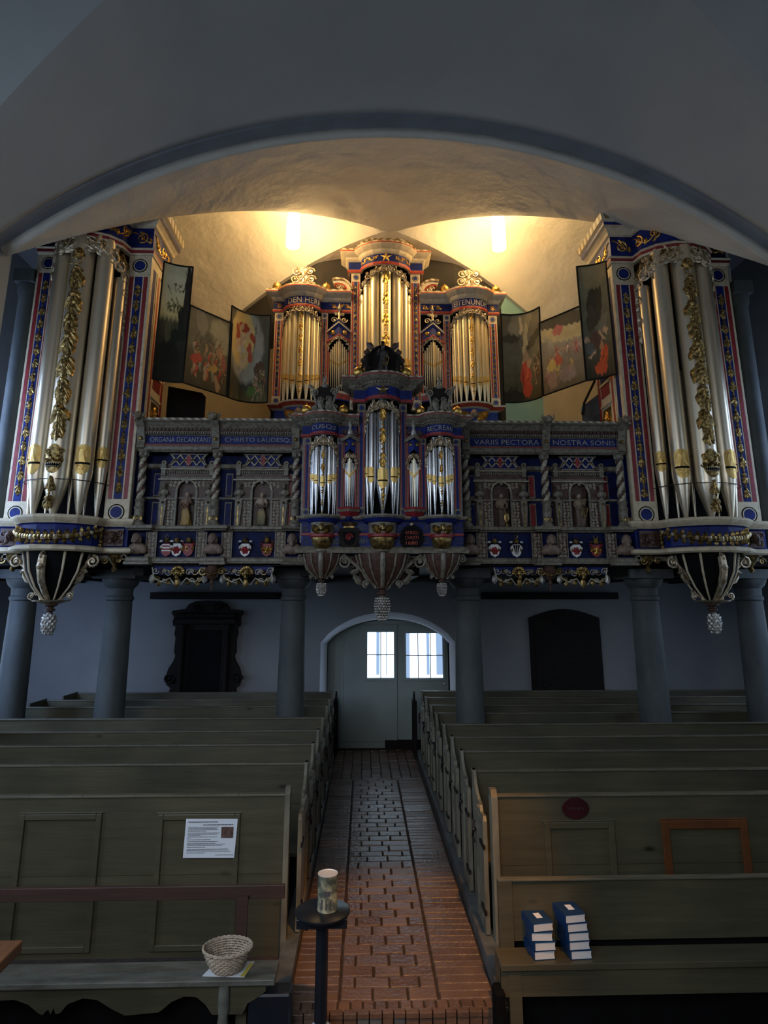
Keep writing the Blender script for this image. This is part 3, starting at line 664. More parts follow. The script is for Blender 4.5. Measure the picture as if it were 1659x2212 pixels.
# oval plaque
c=at(1243,1746,yr-.01); mb=MB('plaque_red'); mb.prism([(c.x+.115*cos(2*PI*i/32),c.z+.082*sin(2*PI*i/32)) for i in range(32)],yr-.002,yr-.014); pq=tag(mb.build('oval_plaque',bevel=.003),'dark red oval plaque fixed on the front pew screen right of the aisle','plaque')
mb=MB('rail_red'); M=flat(yr-.015,c.x)
mb.tube([M(-.07+.14*i/20,c.z+.012*sin(i*1.9),.001) for i in range(21)],.0022,4); mb.build('script',pq)
# ================================================================ SMALL THINGS
# notice
a=at(402,1769,yl-.028); b=at(509,1853,yl-.028); mb=MB('paper'); sh=.004
mb.add([(a.x,yl-.026,a.z),(b.x+.002,yl-.026,a.z-.004),(b.x-.012,yl-.030,b.z),(a.x-.006,yl-.030,b.z+.004)]+[(a.x,yl-.0245,a.z),(b.x+.002,yl-.0245,a.z-.004),(b.x-.012,yl-.0285,b.z),(a.x-.006,yl-.0285,b.z+.004)],[(0,1,2,3),(7,6,5,4),(0,4,5,1),(1,5,6,2),(2,6,7,3),(3,7,4,0)])
nt_=tag(mb.build('paper_notice'),'white printed paper notice with a small dark picture, pinned to the left front pew screen','notice')
mb=MB('ink'); W=b.x-a.x; H=a.z-b.z
lines=[(.05,.08,.62,1.6),(.34,.155,.92,1.4)]+[(.05,t,e,.8) for t,e in((.21,.64),(.245,.6),(.28,.63),(.315,.4),(.36,.66),(.39,.62),(.425,.3),(.46,.62),(.49,.1),(.53,.5),(.575,.64),(.62,.6),(.645,.78),(.675,.72),(.72,.4),(.77,.84),(.80,.86),(.835,.9),(.865,.4))]+[(.6,.92,.95,.8)]
for x0,t,x1,th in lines:
    x=x0
    while x<x1:
        e=min(x1,x+rn.uniform(.02,.06)); z=a.z-H*t; mb.box(a.x+W*x,a.x+W*e,yl-.0315-.001*0,yl-.030,z-.0016*th,z+.0016*th); x=e+.008
mb.build('print',nt_)
mb=MB('photo_dark'); mb.box(a.x+W*.70,a.x+W*.93,yl-.032,yl-.030,a.z-H*.49,a.z-H*.21); mb.build('picture',nt_)
# left bench
SZ=.305; bx=atz(602,2080,SZ).x; yF=4.76; yB=5.0
bn=thing('bench','low grey bench with scalloped apron and red brown back rail, before the left pews','bench',(-2.5,4.9,-.18))
mb=MB('bench_seat'); mb.box(-5.5,bx,yF,yB,SZ-.035,SZ); mb.build('seat',bn,bevel=.006)
mb=MB('pew'); ap=[(-5.4,SZ-.035),(bx-.05,SZ-.035),(bx-.05,SZ-.09)]
def apz(x):   # scallop outline measured from the seat's right end
    t=bx-x; K=[(0,.05),(.1,.09),(.2,.12),(.22,.175),(.55,.175),(.62,.12),(.72,.075),(.85,.07),(.98,.1),(1.1,.155),(1.45,.17),(1.6,.13),(1.75,.08),(1.9,.07),(2.05,.1),(2.12,.15),(2.17,.155),(2.19,.12),(2.22,.16),(2.25,.12),(2.29,.16),(2.35,.145),(2.45,.1),(2.6,.07),(2.8,.075),(3.0,.12),(3.2,.17),(5.2,.17)]
    K=[(a*.62,b) for a,b in K]
    for (p,q),(r,s) in zip(K,K[1:]):
        if p<=t<=r: return q+(s-q)*(t-p)/(r-p)
    return .17
vs=[];fs=[];n=220
for i in range(n+1):
    x=bx-.06-(3.6)*i/n; z=SZ-.03-apz(x+.06); vs+=[(x,yF+.03,SZ-.03),(x,yF+.03,z),(x,yF+.055,z),(x,yF+.055,SZ-.03)]
for i in range(n):
    for j in range(4): fs.append((i*4+j,i*4+(j+1)%4,i*4+4+(j+1)%4,i*4+4+j))
mb.add(vs,fs); mb.build('apron',bn)
lx=atz(487,2110,SZ).x
mb=MB('bench_seat'); mb.lathe([(.034,-.17),(.034,-.05),(.026,0),(.036,.05),(.03,.1),(.038,.16),(.034,.27)],(lx,yF+.02,0),12); mb.build('leg',bn,smooth=True)
for x in(lx+.10,-4.2): mb=MB('pew'); mb.box(x-.035,x+.035,yF+.12,yF+.19,-.17,SZ-.035); mb.build('leg',bn)
rz0,rz1=at(300,1945,5.06).z,at(300,1915,5.06).z; rx=X(615,1930,5.06)
mb=MB('rail_red'); mb.box(-5.5,rx,5.05,5.085,rz0,rz1); mb.build('back_rail',bn,bevel=.004)
for u in(523,):
    x=X(u,1990,5.06); mb=MB('rail_red'); mb.box(x-.04,x+.04,5.02,5.05,SZ,rz0+.03); mb.build('back_post',bn)
for x in(-2.9,-4.4): mb=MB('rail_red'); mb.box(x-.04,x+.04,5.02,5.05,SZ,rz0+.03); mb.build('back_post',bn)
mb=MB('black'); mb.box(-5.4,bx-.12,yB-.03,yB-.01,-.17,SZ-.04); mb.build('lower_board',bn)  # black sheet added for the deep shade under the seat
# sheet and basket
c=atz(493,2094,SZ+.001)
mb=MB('paper'); q=[atz(437,2108,SZ+.003),atz(528,2110,SZ+.003),atz(550,2077,SZ+.003),atz(470,2075,SZ+.003)]
mb.add([(p.x,p.y,SZ+.004) for p in q]+[(p.x,p.y,SZ) for p in q],[(0,1,2,3),(7,6,5,4),(0,4,5,1),(1,5,6,2),(2,6,7,3),(3,7,4,0)])
pp=tag(mb.build('paper_sheet'),'white paper sheet with a yellow edge lying on the left bench under the basket','paper')
mb=MB('yellow'); q=[atz(518,2109.5,SZ+.005),atz(528,2110,SZ+.005),atz(548,2080,SZ+.005),atz(540,2081,SZ+.005)]; mb.add([(p.x,p.y,SZ+.0055) for p in q],[(0,1,2,3)]); mb.build('yellow_edge',pp)
bc=Vector((X(490,2094,4.865),4.865,SZ+.005)); mb=MB('wicker'); k=44; h=.125
for ring in range(11):
    t=ring/10; r=.085+.075*t**.7; z=bc.z+.008+h*t
    mb.tube([(bc.x+(r+(.0045 if (i+ring)%2 else -.0045))*cos(2*PI*i/k),bc.y+(r*.82+(.004 if (i+ring)%2 else -.004))*sin(2*PI*i/k),z) for i in range(k+1)],.0062,5)
for i in range(k): a=2*PI*i/k; mb.tube([(bc.x+(.085+.075*t**.7)*cos(a),bc.y+(.085+.075*t**.7)*.82*sin(a),bc.z+.008+h*t) for t in(0,.3,.6,1)],.003,4)
mb.lathe([(.0,bc.z+.004),(.09,bc.z+.004),(.09,bc.z+.01),(0,bc.z+.01)],(bc.x,bc.y,0),20,sy=.82)
bk=tag(mb.build('wicker_basket',smooth='all'),'small round wicker collection basket on the left bench','basket')
mb=MB('wicker')
for ph in(0,PI): mb.tube([(bc.x+.163*cos(a),bc.y+.134*sin(a),bc.z+h+.012+.006*sin(a*14+ph)) for a in [2*PI*i/90 for i in range(91)]],.007,5)
mb.build('basket_rim',bk,smooth='all')
# black boxes under the benches
a=at(548,2140,5.05); mb=MB('stand_paint'); mb.box(a.x,X(638,2140,5.05),4.80,4.94,-.18,at(600,2136,4.85).z); tag(mb.build('floor_heater',bevel=.02),'black box heater standing on the floor at the right end of the left bench','heater')
mb=MB('black'); mb.box(X(1062,2160,4.9),X(1084,2160,4.9),4.76,4.9,-.18,at(1072,2128,4.85).z); tag(mb.build('floor_heater',bevel=.02),'narrow black box on the floor against the end of the right bench','heater')
# round stand
sy=4.75; dc=at(697,1965,sy); st=thing('pedestal_stand','dark blue black round pedestal stand beside the aisle holding a tin can','stand',(dc.x,sy,-.18))
mb=MB('stand_paint'); mb.lathe([(0,dc.z-.02),(.178,dc.z-.02),(.183,dc.z-.012),(.183,dc.z-.004),(.178,dc.z),(0,dc.z)],(dc.x,sy,0),40); mb.build('round_top',st,smooth=True)
mb=MB('stand_paint'); mb.box(dc.x-.165,dc.x+.165,sy-.09,sy-.06,dc.z-.075,dc.z-.02); mb.box(dc.x-.165,dc.x+.165,sy+.06,sy+.09,dc.z-.075,dc.z-.02); mb.box(dc.x-.11,dc.x-.09,sy-.06,sy+.06,dc.z-.095,dc.z-.02); mb.build('top_frame',st,bevel=.004)
mb=MB('stand_paint'); mb.lathe([(.045,-.1),(.042,0),(.040,dc.z-.12),(.05,dc.z-.02)],(dc.x,sy,0),8,a0=0); mb.build('post',st,smooth=True)
mb=MB('stand_base'); mb.lathe([(.045,.07),(.07,.05),(.19,-.06),(.26,-.13),(.27,-.18),(0,-.18)],(dc.x,sy,0),6); mb.build('base',st)
cc=at(707,1960,sy); cr_=.066; ch=at(707,1887,sy).z-dc.z
mb=MB('tin_label'); mb.lathe([(0,0),(cr_,0),(cr_*1.02,.004),(cr_*.99,.008),(cr_*.99,ch-.01),(cr_*1.02,ch-.006),(cr_*1.02,ch),(cr_*.95,ch),(cr_*.95,ch-.006),(0,ch-.006)],(0,0,0),36)
can=mb.build('tin_can',smooth=True); can.location=(cc.x,sy,dc.z+.001); tag(can,'tall tin can with a yellowish printed label, standing on the round dark stand','can')
mb=MB('tin_lid'); 
mb.lathe([(cr_*.96,ch),(cr_*1.03,ch),(cr_*1.03,ch+.003),(cr_*.96,ch+.003),(cr_*.94,ch-.002)],(0,0,0),36); mb.lathe([(0,ch-.003),(cr_*.95,ch-.003),(cr_*.95,ch-.004),(0,ch-.004)],(0,0,0),36); o=mb.build('lid',None,smooth=True); o.parent=can
mb=MB('black'); mb.lathe([(0,ch-.002),(.018,ch-.002),(.018,ch-.001),(0,ch-.001)],(.01,0,0),16); o=mb.build('coin_slot'); o.parent=can
mb=MB('ink'); M=cyl(0,0,cr_*.995)
for (s0,s1,z0,z1) in((-.05,.05,.05,.056),(-.055,.055,.085,.09),(-.02,.02,.1,.13),(-.04,-.03,.02,.08),(-.01,0,.02,.08),(.02,.028,.02,.08),(-.05,.045,.14,.144)): mb.add([M(s,z,o_) for s in(s0,(s0+s1)/2,s1) for z in(z0,z1) for o_ in(.0005,.001)],[(1,5,7,3),(5,9,11,7),(0,2,6,4),(4,6,10,8)])
o=mb.build('label_drawing'); o.parent=can
# wooden table corner bottom left
c=at(46,2034,3.6); tb=thing('wooden_table','corner of an orange brown wooden table at the bottom left edge of the picture','table',(c.x-.4,3.45,-.18))
mb=MB('wood_orange'); mb.box(c.x-1.0,c.x,3.30,3.62,c.z-.055,c.z,'wood_orange'); mb.build('tabletop',tb,bevel=.008)
mb=MB('wood_orange'); mb.add([(c.x-.10,3.36,-.18),(c.x-.17,3.36,-.18),(c.x-.17,3.5,-.18),(c.x-.10,3.5,-.18),(c.x-.055,3.36,c.z-.055),(c.x-.14,3.36,c.z-.055),(c.x-.14,3.5,c.z-.055),(c.x-.055,3.5,c.z-.055)],[(0,1,2,3),(7,6,5,4),(0,4,5,1),(1,5,6,2),(2,6,7,3),(3,7,4,0)]); mb.build('leg',tb)
mb=MB('wood_orange'); mb.box(c.x-.95,c.x-.88,3.36,3.5,-.18,c.z-.055); mb.build('leg',tb)
# right bench
S2=.345; yf=4.80; yb=5.02; xl=atz(1079,2075,S2).x
bn=thing('bench','olive painted bench with a tall back board holding two stacks of blue books','bench',(4,4.9,-.18))
mb=MB('pew'); mb.box(xl,7.0,yf,yb,S2-.04,S2); mb.build('seat',bn,bevel=.005)
zt=at(1300,1895,5.05).z; zb=at(1300,2029,5.05).z; xk=X(1074,1895,5.05)
mb=MB('pew'); mb.box(xk+.09,7.0,5.045,5.07,zb,zt-.012); mb.build('backrest',bn)
mb=MB('pew_edge'); mb.box(xk,7.0,5.03,5.085,zt-.014,zt); mb.build('top_rail',bn,bevel=.003)
mb=MB('pew'); mb.box(xk,xk+.1,5.03,5.08,-.17,zt-.014); mb.build('back_post',bn)
mb=MB('pew'); mb.box(xl,7.0,yf+.02,yf+.045,.15,S2-.04); mb.build('apron',bn)
mb=MB('pew'); mb.box(X(1102,2150,yf),X(1129,2150,yf),yf+.015,yf+.075,-.18,S2-.04); mb.build('leg',bn)
mb=MB('pew'); mb.prismx([(yf+.03,S2-.04),(yb,S2-.04),(yb,-.18),(yb-.06,-.18),(yb-.07,.2),(yf+.1,.22),(yf+.03,.1)],xl,xl+.03); mb.build('side_board',bn)
mb=MB('black'); mb.box(xk+.1,7.0,5.09,5.12,-.17,S2+.14); mb.box(xk+.1,7.0,yb-.03,yb-.02,-.17,S2-.05)  # black sheets standing in for the shade beneath this bench
mb.build('lower_board',bn)
# books
bkroot=None
def book(x,y,z,rz,lab,w=.148,t=.0525,d=.20):
    global bkroot
    r=bpy.data.objects.new('hymn_book',None); r.empty_display_size=.05; COL.objects.link(r); r.location=(x,y,z); r.rotation_euler=(0,0,rz); tag(r,lab,'book','blue hymn books stacked on the right bench')
    if bkroot is None:
        mb=MB('book_blue'); c=.003; mb.box(0,w,0,d,0,c); mb.box(0,w,0,d,t-c,t)
        mb.box(-.006,0,.0,d,.002,t-.002); o1=mb.build('cover'); 
        for v in mb.v: pass
        mb=MB('pages'); P=[(.002,c),(w-.006,c),(w-.010,t/2),(w-.006,t-c),(.002,t-c)]; mb.prism(P,.004,d-.004); o2=mb.build('page_block')
        mb=MB('paper'); mb.box(w*.38,w*.68,d*.35,d*.72,t,t+.0006); o3=mb.build('cover_emblem')
        bkroot=(o1,o2,o3); os=bkroot
        mb.build
    else: os=[o.copy() for o in bkroot]; [COL.objects.link(o) for o in os]
    if 'topmost' not in lab and len(os)==3 and os is not bkroot: bpy.data.objects.remove(os[2]); os=os[:2]
    for o in os: o.parent=r
    return r
names=['lowest','second','third','topmost']
bx0=X(1156,2078,4.84)
# build topmost first so it owns the emblem
zz=S2+.002
for i in(3,2,1,0): book(bx0+(.0,.006,-.012,.004)[i]-.0,4.84+(0,.0,.012,.01)[i],zz+i*.0535,(.10,.06,-.02,.16)[i],'blue hymn book, %s in the shorter left stack of four on the right bench'%names[i] if i!=3 else 'blue hymn book, topmost in the shorter left stack of four on the right bench')
names=['lowest','second','third','fourth','topmost']; bx1=X(1232,2082,4.84)
for i in(4,3,2,1,0): book(bx1+(.012,.004,.003,-.002,-.012)[i],4.84,zz+i*.0535,(.07,.10,.08,.12,.14)[i],'blue hymn book, %s in the taller right stack of five on the right bench'%names[i])
# pendant lamps
for u,v0,v1,sd in LAMPS:
    t_=at(u,v0,10.3); b_=at(u,v1,10.3); h=t_.z-b_.z; r=.125
    lp=thing('pendant_lamp','glowing white glass cylinder pendant lamp hanging on the %s under the vault'%sd,'lamp',(t_.x,10.3,b_.z),'pendant lamps under the vault')
    mb=MB('lampglass'); mb.lathe([(0,0),(r*.95,0),(r*1.0,.01),(r*.98,h*.5),(r*.85,h*.88),(r*.75,h*.96),(r*.4,h),(0,h)],(t_.x,10.3,b_.z),28); g=mb.build('glass_shade',lp,smooth='all')
    mb=MB('white'); mb.lathe([(.03,t_.z),(.035,t_.z+.02),(.02,t_.z+.05),(.004,t_.z+.06),(.004,t_.z+.5)],(t_.x,10.3,0),10); mb.build('cord',lp)
# ================================================================ ORGANS
def ent_profile(z0,z1,d=0,white='white',blue='blue',red='red'):
    h=z1-z0
    pr=[(-.02,z0),(.012,z0),(.012,z0+h*.07),(.022,z0+h*.09),(.022,z0+h*.15),(.0,z0+h*.17),(.0,z0+h*.55),(.015,z0+h*.57),(.02,z0+h*.64),(.035+d*.3,z0+h*.70),(.04+d*.3,z0+h*.75),(.06+d*.6,z0+h*.80),(.085+d,z0+h*.90),(.085+d,z0+h*.96),(.06+d,z0+h),(-.02,z0+h)]
    ms=[white,red,red,red,white,blue,blue,white,white,white,red,white,white,white,white]
    return pr,ms[:15]
def pilaster(root,x0,x1,y,z0,z1,red='red',white='white',blue='blue',gar=True,gm='gilt_dark',name='pilaster',step=None):
    w=x1-x0; mb=MB(white); mb.box(x0,x1,y,y+.08,z0,z1)
    mb.box(x0+w*.10,x0+w*.27,y-.004,y,z0+w*1.05,z1-w*1.05,red); mb.box(x1-w*.27,x1-w*.10,y-.004,y,z0+w*1.05,z1-w*1.05,red)
    mb.box(x0+w*.33,x1-w*.33,y-.003,y,z0+w*1.05,z1-w*1.05,blue)
    for zc in(z0+w*.5,z1-w*.5):
        for rr,oo,mm in((.34,.003,'black'),(.29,.005,white),(.24,.007,blue)): mb.prism([((x0+x1)/2+w*rr*cos(2*PI*i/20),zc+w*rr*sin(2*PI*i/20)) for i in range(20)],y,y-oo,mm)
    p=mb.build(name,root)
    if gar:
        mb=MB(gm); garland(mb,flat(y-.004,(x0+x1)/2),0,z0+w*1.4,z1-w*1.5,w*.23,gm,step); mb.build('garland',p)
    return p
def bowl(root,x,y,z0,z1,r,mt,rib,name='bowl',sy=.8,ribs=8):
    h=z1-z0; pr=[(r*.12,z0),(r*.3,z0+h*.06),(r*.62,z0+h*.3),(r*.88,z0+h*.62),(r,z0+h),(r*.5,z0+h)]
    mb=MB(mt); mb.lathe(pr,(x,y,0),24,sy=sy); o=mb.build(name,root,smooth=True)
    mb=MB(rib)
    for i in range(ribs):
        a=-PI/2+2*PI*i/ribs
        mb.tube([(x+(rr+.008)*cos(a),y+(rr+.008)*sy*sin(a),z) for rr,z in pr[:5]],[r*.02,r*.028,r*.035,r*.04,r*.045],6)
    mb.build('bowl_ribs',o,smooth='all'); return o
def scrollbracket(mb,x,y,z1,z0,out,r,sd,m=None):
    # side scroll console: big volute at the top out, small volute at the bottom in
    M=flat(y,x); pts=[]
    for i in range(13):
        t=i/12; pts.append(M(sd*(out*(1-t)**1.3*.95+r*.25),z1-(z1-z0)*t,.0))
    mb.tube(pts,[r*.20]*13,6,m); spiral(mb,M,sd*(out*.95),z1-r*.8,r*.8,PI/2,1.5,-sd,r*.16,.02,m); spiral(mb,M,sd*(out*.35),z0+r*.5,r*.45,-PI/2,1.4,sd,r*.12,.02,m)
    leaf(mb,M,sd*out*.7,z1-r*2.2,-PI/2-sd*.4,r*1.6,r*.3,.02,m,cv=-sd*.6); leaf(mb,M,sd*out*.55,z1-r*1.6,-PI/2+sd*.8,r*1.2,r*.3,.02,m,cv=sd*.8)
def pineapple(root,x,y,zt,zb,r,mt='silver_leaf',beads=False,neck='red'):
    h=zt-zb; mb=MB(neck); mb.lathe([(r*.55,zt),(r*1.0,zt-h*.03),(r*.95,zt-h*.08),(r*.5,zt-h*.12),(r*.45,zt-h*.16),(r*.75,zt-h*.19),(r*.7,zt-h*.24),(r*.35,zt-h*.28),(r*.4,zt-h*.36)],(x,y,0),16)
    o=mb.build('pendant_neck',root,smooth=True)
    mb=MB(mt); n=10; z0=zb; z1=zt-h*.33; k=9
    def rad(t): return r*(sin(PI*min(1,(.1+.9*t)))**.55)*(.8+.25*t) if t<1 else 0
    if beads:
        for i in range(9):
            t=(i+.5)/9; rr=r*math.sqrt(max(.05,1-(abs(t-.62)/.66)**2)); z=z0+(z1-z0)*t
            mb.lathe([(rr*.9,z-(z1-z0)/20),(rr*1.0,z),(rr*.9,z+(z1-z0)/20)],(x,y,0),16)
            for j in range(16): a=2*PI*(j+.5*(i%2))/16; mb.ball((x+rr*cos(a),y+rr*sin(a),z),r*.13,n=6)
        mb.lathe([(r*.08,z0-h*.02),(r*.3,z0+h*.02),(r*.6,z1),(.01,z1+.01)],(x,y,0),10)
    else:
        pr=[(r*.1,z0),(r*.45,z0+.04*h),(r*.85,z0+h*.18),(r*.98,z0+h*.34),(r*.85,z0+h*.52),(r*.45,z1)]
        mb.lathe(pr,(x,y,0),18)
        for i in range(7):
            t=i/6; z=z0+h*(.06+.54*t); rr=r*math.sqrt(max(.06,1-(abs(t-.55)/.72)**2))
            for j in range(9):
                a=2*PI*(j+.5*(i%2))/9; M=cyl(x,y,rr*.95,a); leaf(mb,M,0,z+h*.05,-PI/2,h*.13,r*.3,.004)
    mb.build('pineapple',root,smooth=True); return o
def cherub(root,M,s,z,r,m='gold',skin='flesh'):
    mb=MB(m)
    for sd in(-1,1):
        for i in range(9): leaf(mb,M,s+sd*r*.6,z-r*.1,(0 if sd>0 else PI)+sd*(.5-i*.16),r*(2.3-.12*i),r*.3,.012,m,cv=-sd*.5)
        for i in range(5): leaf(mb,M,s+sd*r*.5,z-r*.3,(0 if sd>0 else PI)-sd*(.5+i*.2),r*1.3,r*.25,.02,m)
    w_=mb.build('cherub_wings',root)
    mb=MB(skin); p=M(s,z,r*.55); head_(mb,(0,0,0),r*.8); o=mb.build('cherub_head',root,smooth='all',remesh=r*.10); o.location=Vector(o.location)+Vector(p)
def ornate_frieze(mb,M,s0,s1,z0,z1,m='gold',seed=0):
    h=z1-z0; L=s1-s0; n=max(1,round(L/(h*.85))); p=L/n; zc=(z0+z1)/2; k=n*8
    mb.tube([M(s0+L*i/k,zc+h*.30*cos(PI*i/8),.004) for i in range(k+1)],h*.035,5,m)
    for i in range(n):
        s=s0+p*(i+.5); d=1 if i%2 else -1
        spiral(mb,M,s,zc+d*h*.06,min(p,h)*.34,-d*PI/2,1.7,d,h*.05,.004,m,16); leaf(mb,M,s+p*.42,zc+d*h*.05,d*1.1,h*.36,h*.09,.006,m,cv=d); leaf(mb,M,s-p*.15,zc-d*h*.36,d*.4,h*.3,h*.07,.006,m,cv=d)
def backcase(root,x0,x1,y0,y1,z0,z1,m='dark_wood',name='case'):
    mb=MB(m); mb.box(x0,x1,y0,y1,z0,z1); return mb.build(name,root)
# ---------------------------------------------------------------- big pedal towers
def pedal(side):
    sg=1 if side=='left' else -1; Y=8.7; B=.46
    if side=='left': xs=(-4.955,-4.655,-3.60,-3.265)
    else: 
        xs=(X(1323,566,Y),X(1380,614,Y),X(1549,614,Y),X(1577,548,Y)); xs=(3.83,4.17,5.32,5.66)
    xo0,xi0,xi1,xo1=xs; xc=(xi0+xi1)/2; hw=(xi1-xi0)/2
    zB=3.76; zA=7.86; z1=8.62
    root=thing('pedal_tower','tall %s organ tower with large silver pipes, red and blue pilasters and a pineapple pendant'%side,'organ tower',(xc,Y,3.3))
    xin=xo1 if side=='left' else xo0; xout=xo0 if side=='left' else xo1
    # case walls
    mb=MB('white'); mb.box(xo0+.02,xo0+.06,Y+.08,Y+.95,3.3,z1,'white'); mb.box(xo1-.06,xo1-.02,Y+.08,Y+.95,3.3,z1,'white'); mb.box(xo0+.03,xo1-.03,Y+.9,Y+.95,3.3,z1,'dark_wood'); mb.box(xi0-.02,xi1+.02,Y+.12,Y+.16,zB,zA,'black')
    mb.box(xo0,xo1,Y+.08,Y+.95,3.28,3.34,'white_dark')
    mb.build('case',root)
    # inner side panels facing the great organ
    xf=xin+(.001 if side=='left' else -.001); d=1 if side=='left' else -1
    mb=MB('white'); 
    def sb(y0,y1,za,zb,m,o=.006): mb.box(xf,xf+d*o,y0,y1,za,zb,m)
    sb(Y+.0,Y+.95,3.7,z1-.7,'white',.004); sb(Y+.10,Y+.22,3.9,7.7,'blue'); sb(Y+.26,Y+.30,3.9,7.7,'white',.014); sb(Y+.34,Y+.40,3.9,7.7,'red'); 
    for (za,zb,m) in((3.95,5.7,'gilt_dark'),(5.9,6.1,'crimson'),(6.15,6.45,'blue'),(6.5,7.65,'brown_carved')): sb(Y+.48,Y+.82,za,zb,m,.008)
    for za in(3.9,5.75,6.1,6.47,7.68): sb(Y+.44,Y+.86,za,za+.04,'white',.02)
    sb(Y+.86,Y+.95,3.9,7.7,'crimson')
    Ms=lambda s,z,o=0:(xf+d*(.01+o),Y+.65+s,z)
    for k in range(8): 
        z=4.1+.2*k
        for s_ in(-.1,.1): spiral(mb,Ms,s_,z,.085,0,1.3,1 if s_>0 else -1,.014,.004,'gold')
        leaf(mb,Ms,0,z,PI/2,.16,.05,.006,'gold')
    mb.build('side_panel',root)
    pilaster(root,xo0,xi0,Y,zB,zA,'crimson','white','blue'); pilaster(root,xi1,xo1,Y,zB,zA,'crimson','white','blue')
    # entablature with bulge
    path=[(xo0,Y+.9)]+[(xo0,Y)]+bulge(xc,Y,hw,B,7)+[(xo1,Y),(xo1,Y+.9)]
    pr=[(-.04,zA),(.02,zA),(.03,zA+.03),(.03,zA+.08),(.05,zA+.10),(.0,zA+.14),(.0,zA+.47),(.03,zA+.49),(.05,zA+.53),(.09,zA+.58),(.13,zA+.60),(.13,zA+.65),(.17,zA+.68),(.20,zA+.76),(.0,zA+.77)]
    ms=['white','white','crimson','white','white','blue','white','white','white','white','blue','white','stripe_gold','stripe_gold']
    mb=MB(); mb.sweep(path,pr,ms); e=mb.build('entablature',root)
    mb=MB('gold'); P2=[(xo0,Y)]+bulge(xc,Y,hw,B,7)+[(xo1,Y)]; M=pathmap(P2); T=M.T/2; w0=xi0-xo0; w1=xo1-xi1
    ornate_frieze(mb,M,-T+.03,-T+w0-.02,zA+.17,zA+.45); ornate_frieze(mb,M,T-w1+.02,T-.03,zA+.17,zA+.45); ornate_frieze(mb,M,-T+w0+.03,T-w1-.03,zA+.16,zA+.46)
    Mi=lambda s,z,o=0:(xin+d*(.0+o),Y+.45+s,z); ornate_frieze(mb,Mi,-.4,.42,zA+.17,zA+.45,'gold')
    mb.build('frieze_scrollwork',e,smooth=True)
    # base ledges and blue belt
    mb=MB(); mb.sweep([(xo0-.02,Y+.5),(xo0-.02,Y)]+bulge(xc,Y,hw+.02,B+.03,7)+[(xo1+.02,Y),(xo1+.02,Y+.5)],[(-.05,3.36),(.05,3.36),(.08,3.38),(.08,3.42),(.03,3.44),(0,3.46),(0,3.70),(.03,3.72),(.07,3.76),(.09,3.79),(.09,3.82),(.0,3.84),(-.3,3.84)],['white','white','white','white','blue','blue','blue','white','white','white','white','white'])
    b=mb.build('base_belt',root)
    mb=MB('gilt_dark'); M=pathmap(bulge(xc,Y,hw+.02,B+.03,7)); T=M.T/2
    for i in range(31):
        t=-1+2*i/30; s=t*T*.86; z=3.66-.13*(1-t*t); rr=.045*(1-.35*abs(t)); blob(mb,M,s,z,rr,.035,'gilt_dark' if i%3 else 'silver_gold',8)
        leaf(mb,M,s,z,(PI/2 if i%2 else -PI/2)+t*.6,.10,.03,.03)
    for sd in(-1,1):
        for k in range(4): blob(mb,M,sd*T*.9,3.68-.055*k,.03,.03); leaf(mb,M,sd*T*.9,3.66-.06*k,-PI/2+sd*.5,.08,.025,.03)
    mb.build('fruit_garland',b,smooth=True)
    for (a,c) in((xo0,xi0),(xi1,xo1)):
        mb=MB('brown_carved'); x=(a+c)/2; mb.box(x-.14,x+.14,Y-.035,Y-.02,3.46,3.69); Mf=flat(Y-.035,x)
        for sd in(-1,1): spiral(mb,Mf,sd*.09,3.62,.05,0,1.4,sd,.012,.01); spiral(mb,Mf,sd*.09,3.52,.045,PI,1.4,-sd,.012,.01)
        mb.build('mask_panel',b)
        mb=MB('brown_carved'); head_(mb,(x,Y-.075,3.58),.07,beard=True); mb.build('carved_mask',b,smooth='all')
        mb=MB('gilt_dark'); M2=flat(Y-.02,x)
        mb.lathe([(.02,3.12),(.04,3.16),(.02,3.2),(.07,3.26),(.10,3.32),(.08,3.36)],(x,Y+.12,0),12); 
        for sd in(-1,1): spiral(mb,flat(Y+.02,x),sd*.10,3.27,.05,0,1.3,sd,.012,.01)
        mb.build('drop_finial',root,smooth=True)
    # pipes
    zf=3.84; P=bulge(xc,Y,hw*.90,B*.88,24); M=pathmap(P); T=M.T/2
    spec=[(-.84,.09),(-.46,.125),(0,.165),(.46,.125),(.84,.09)]
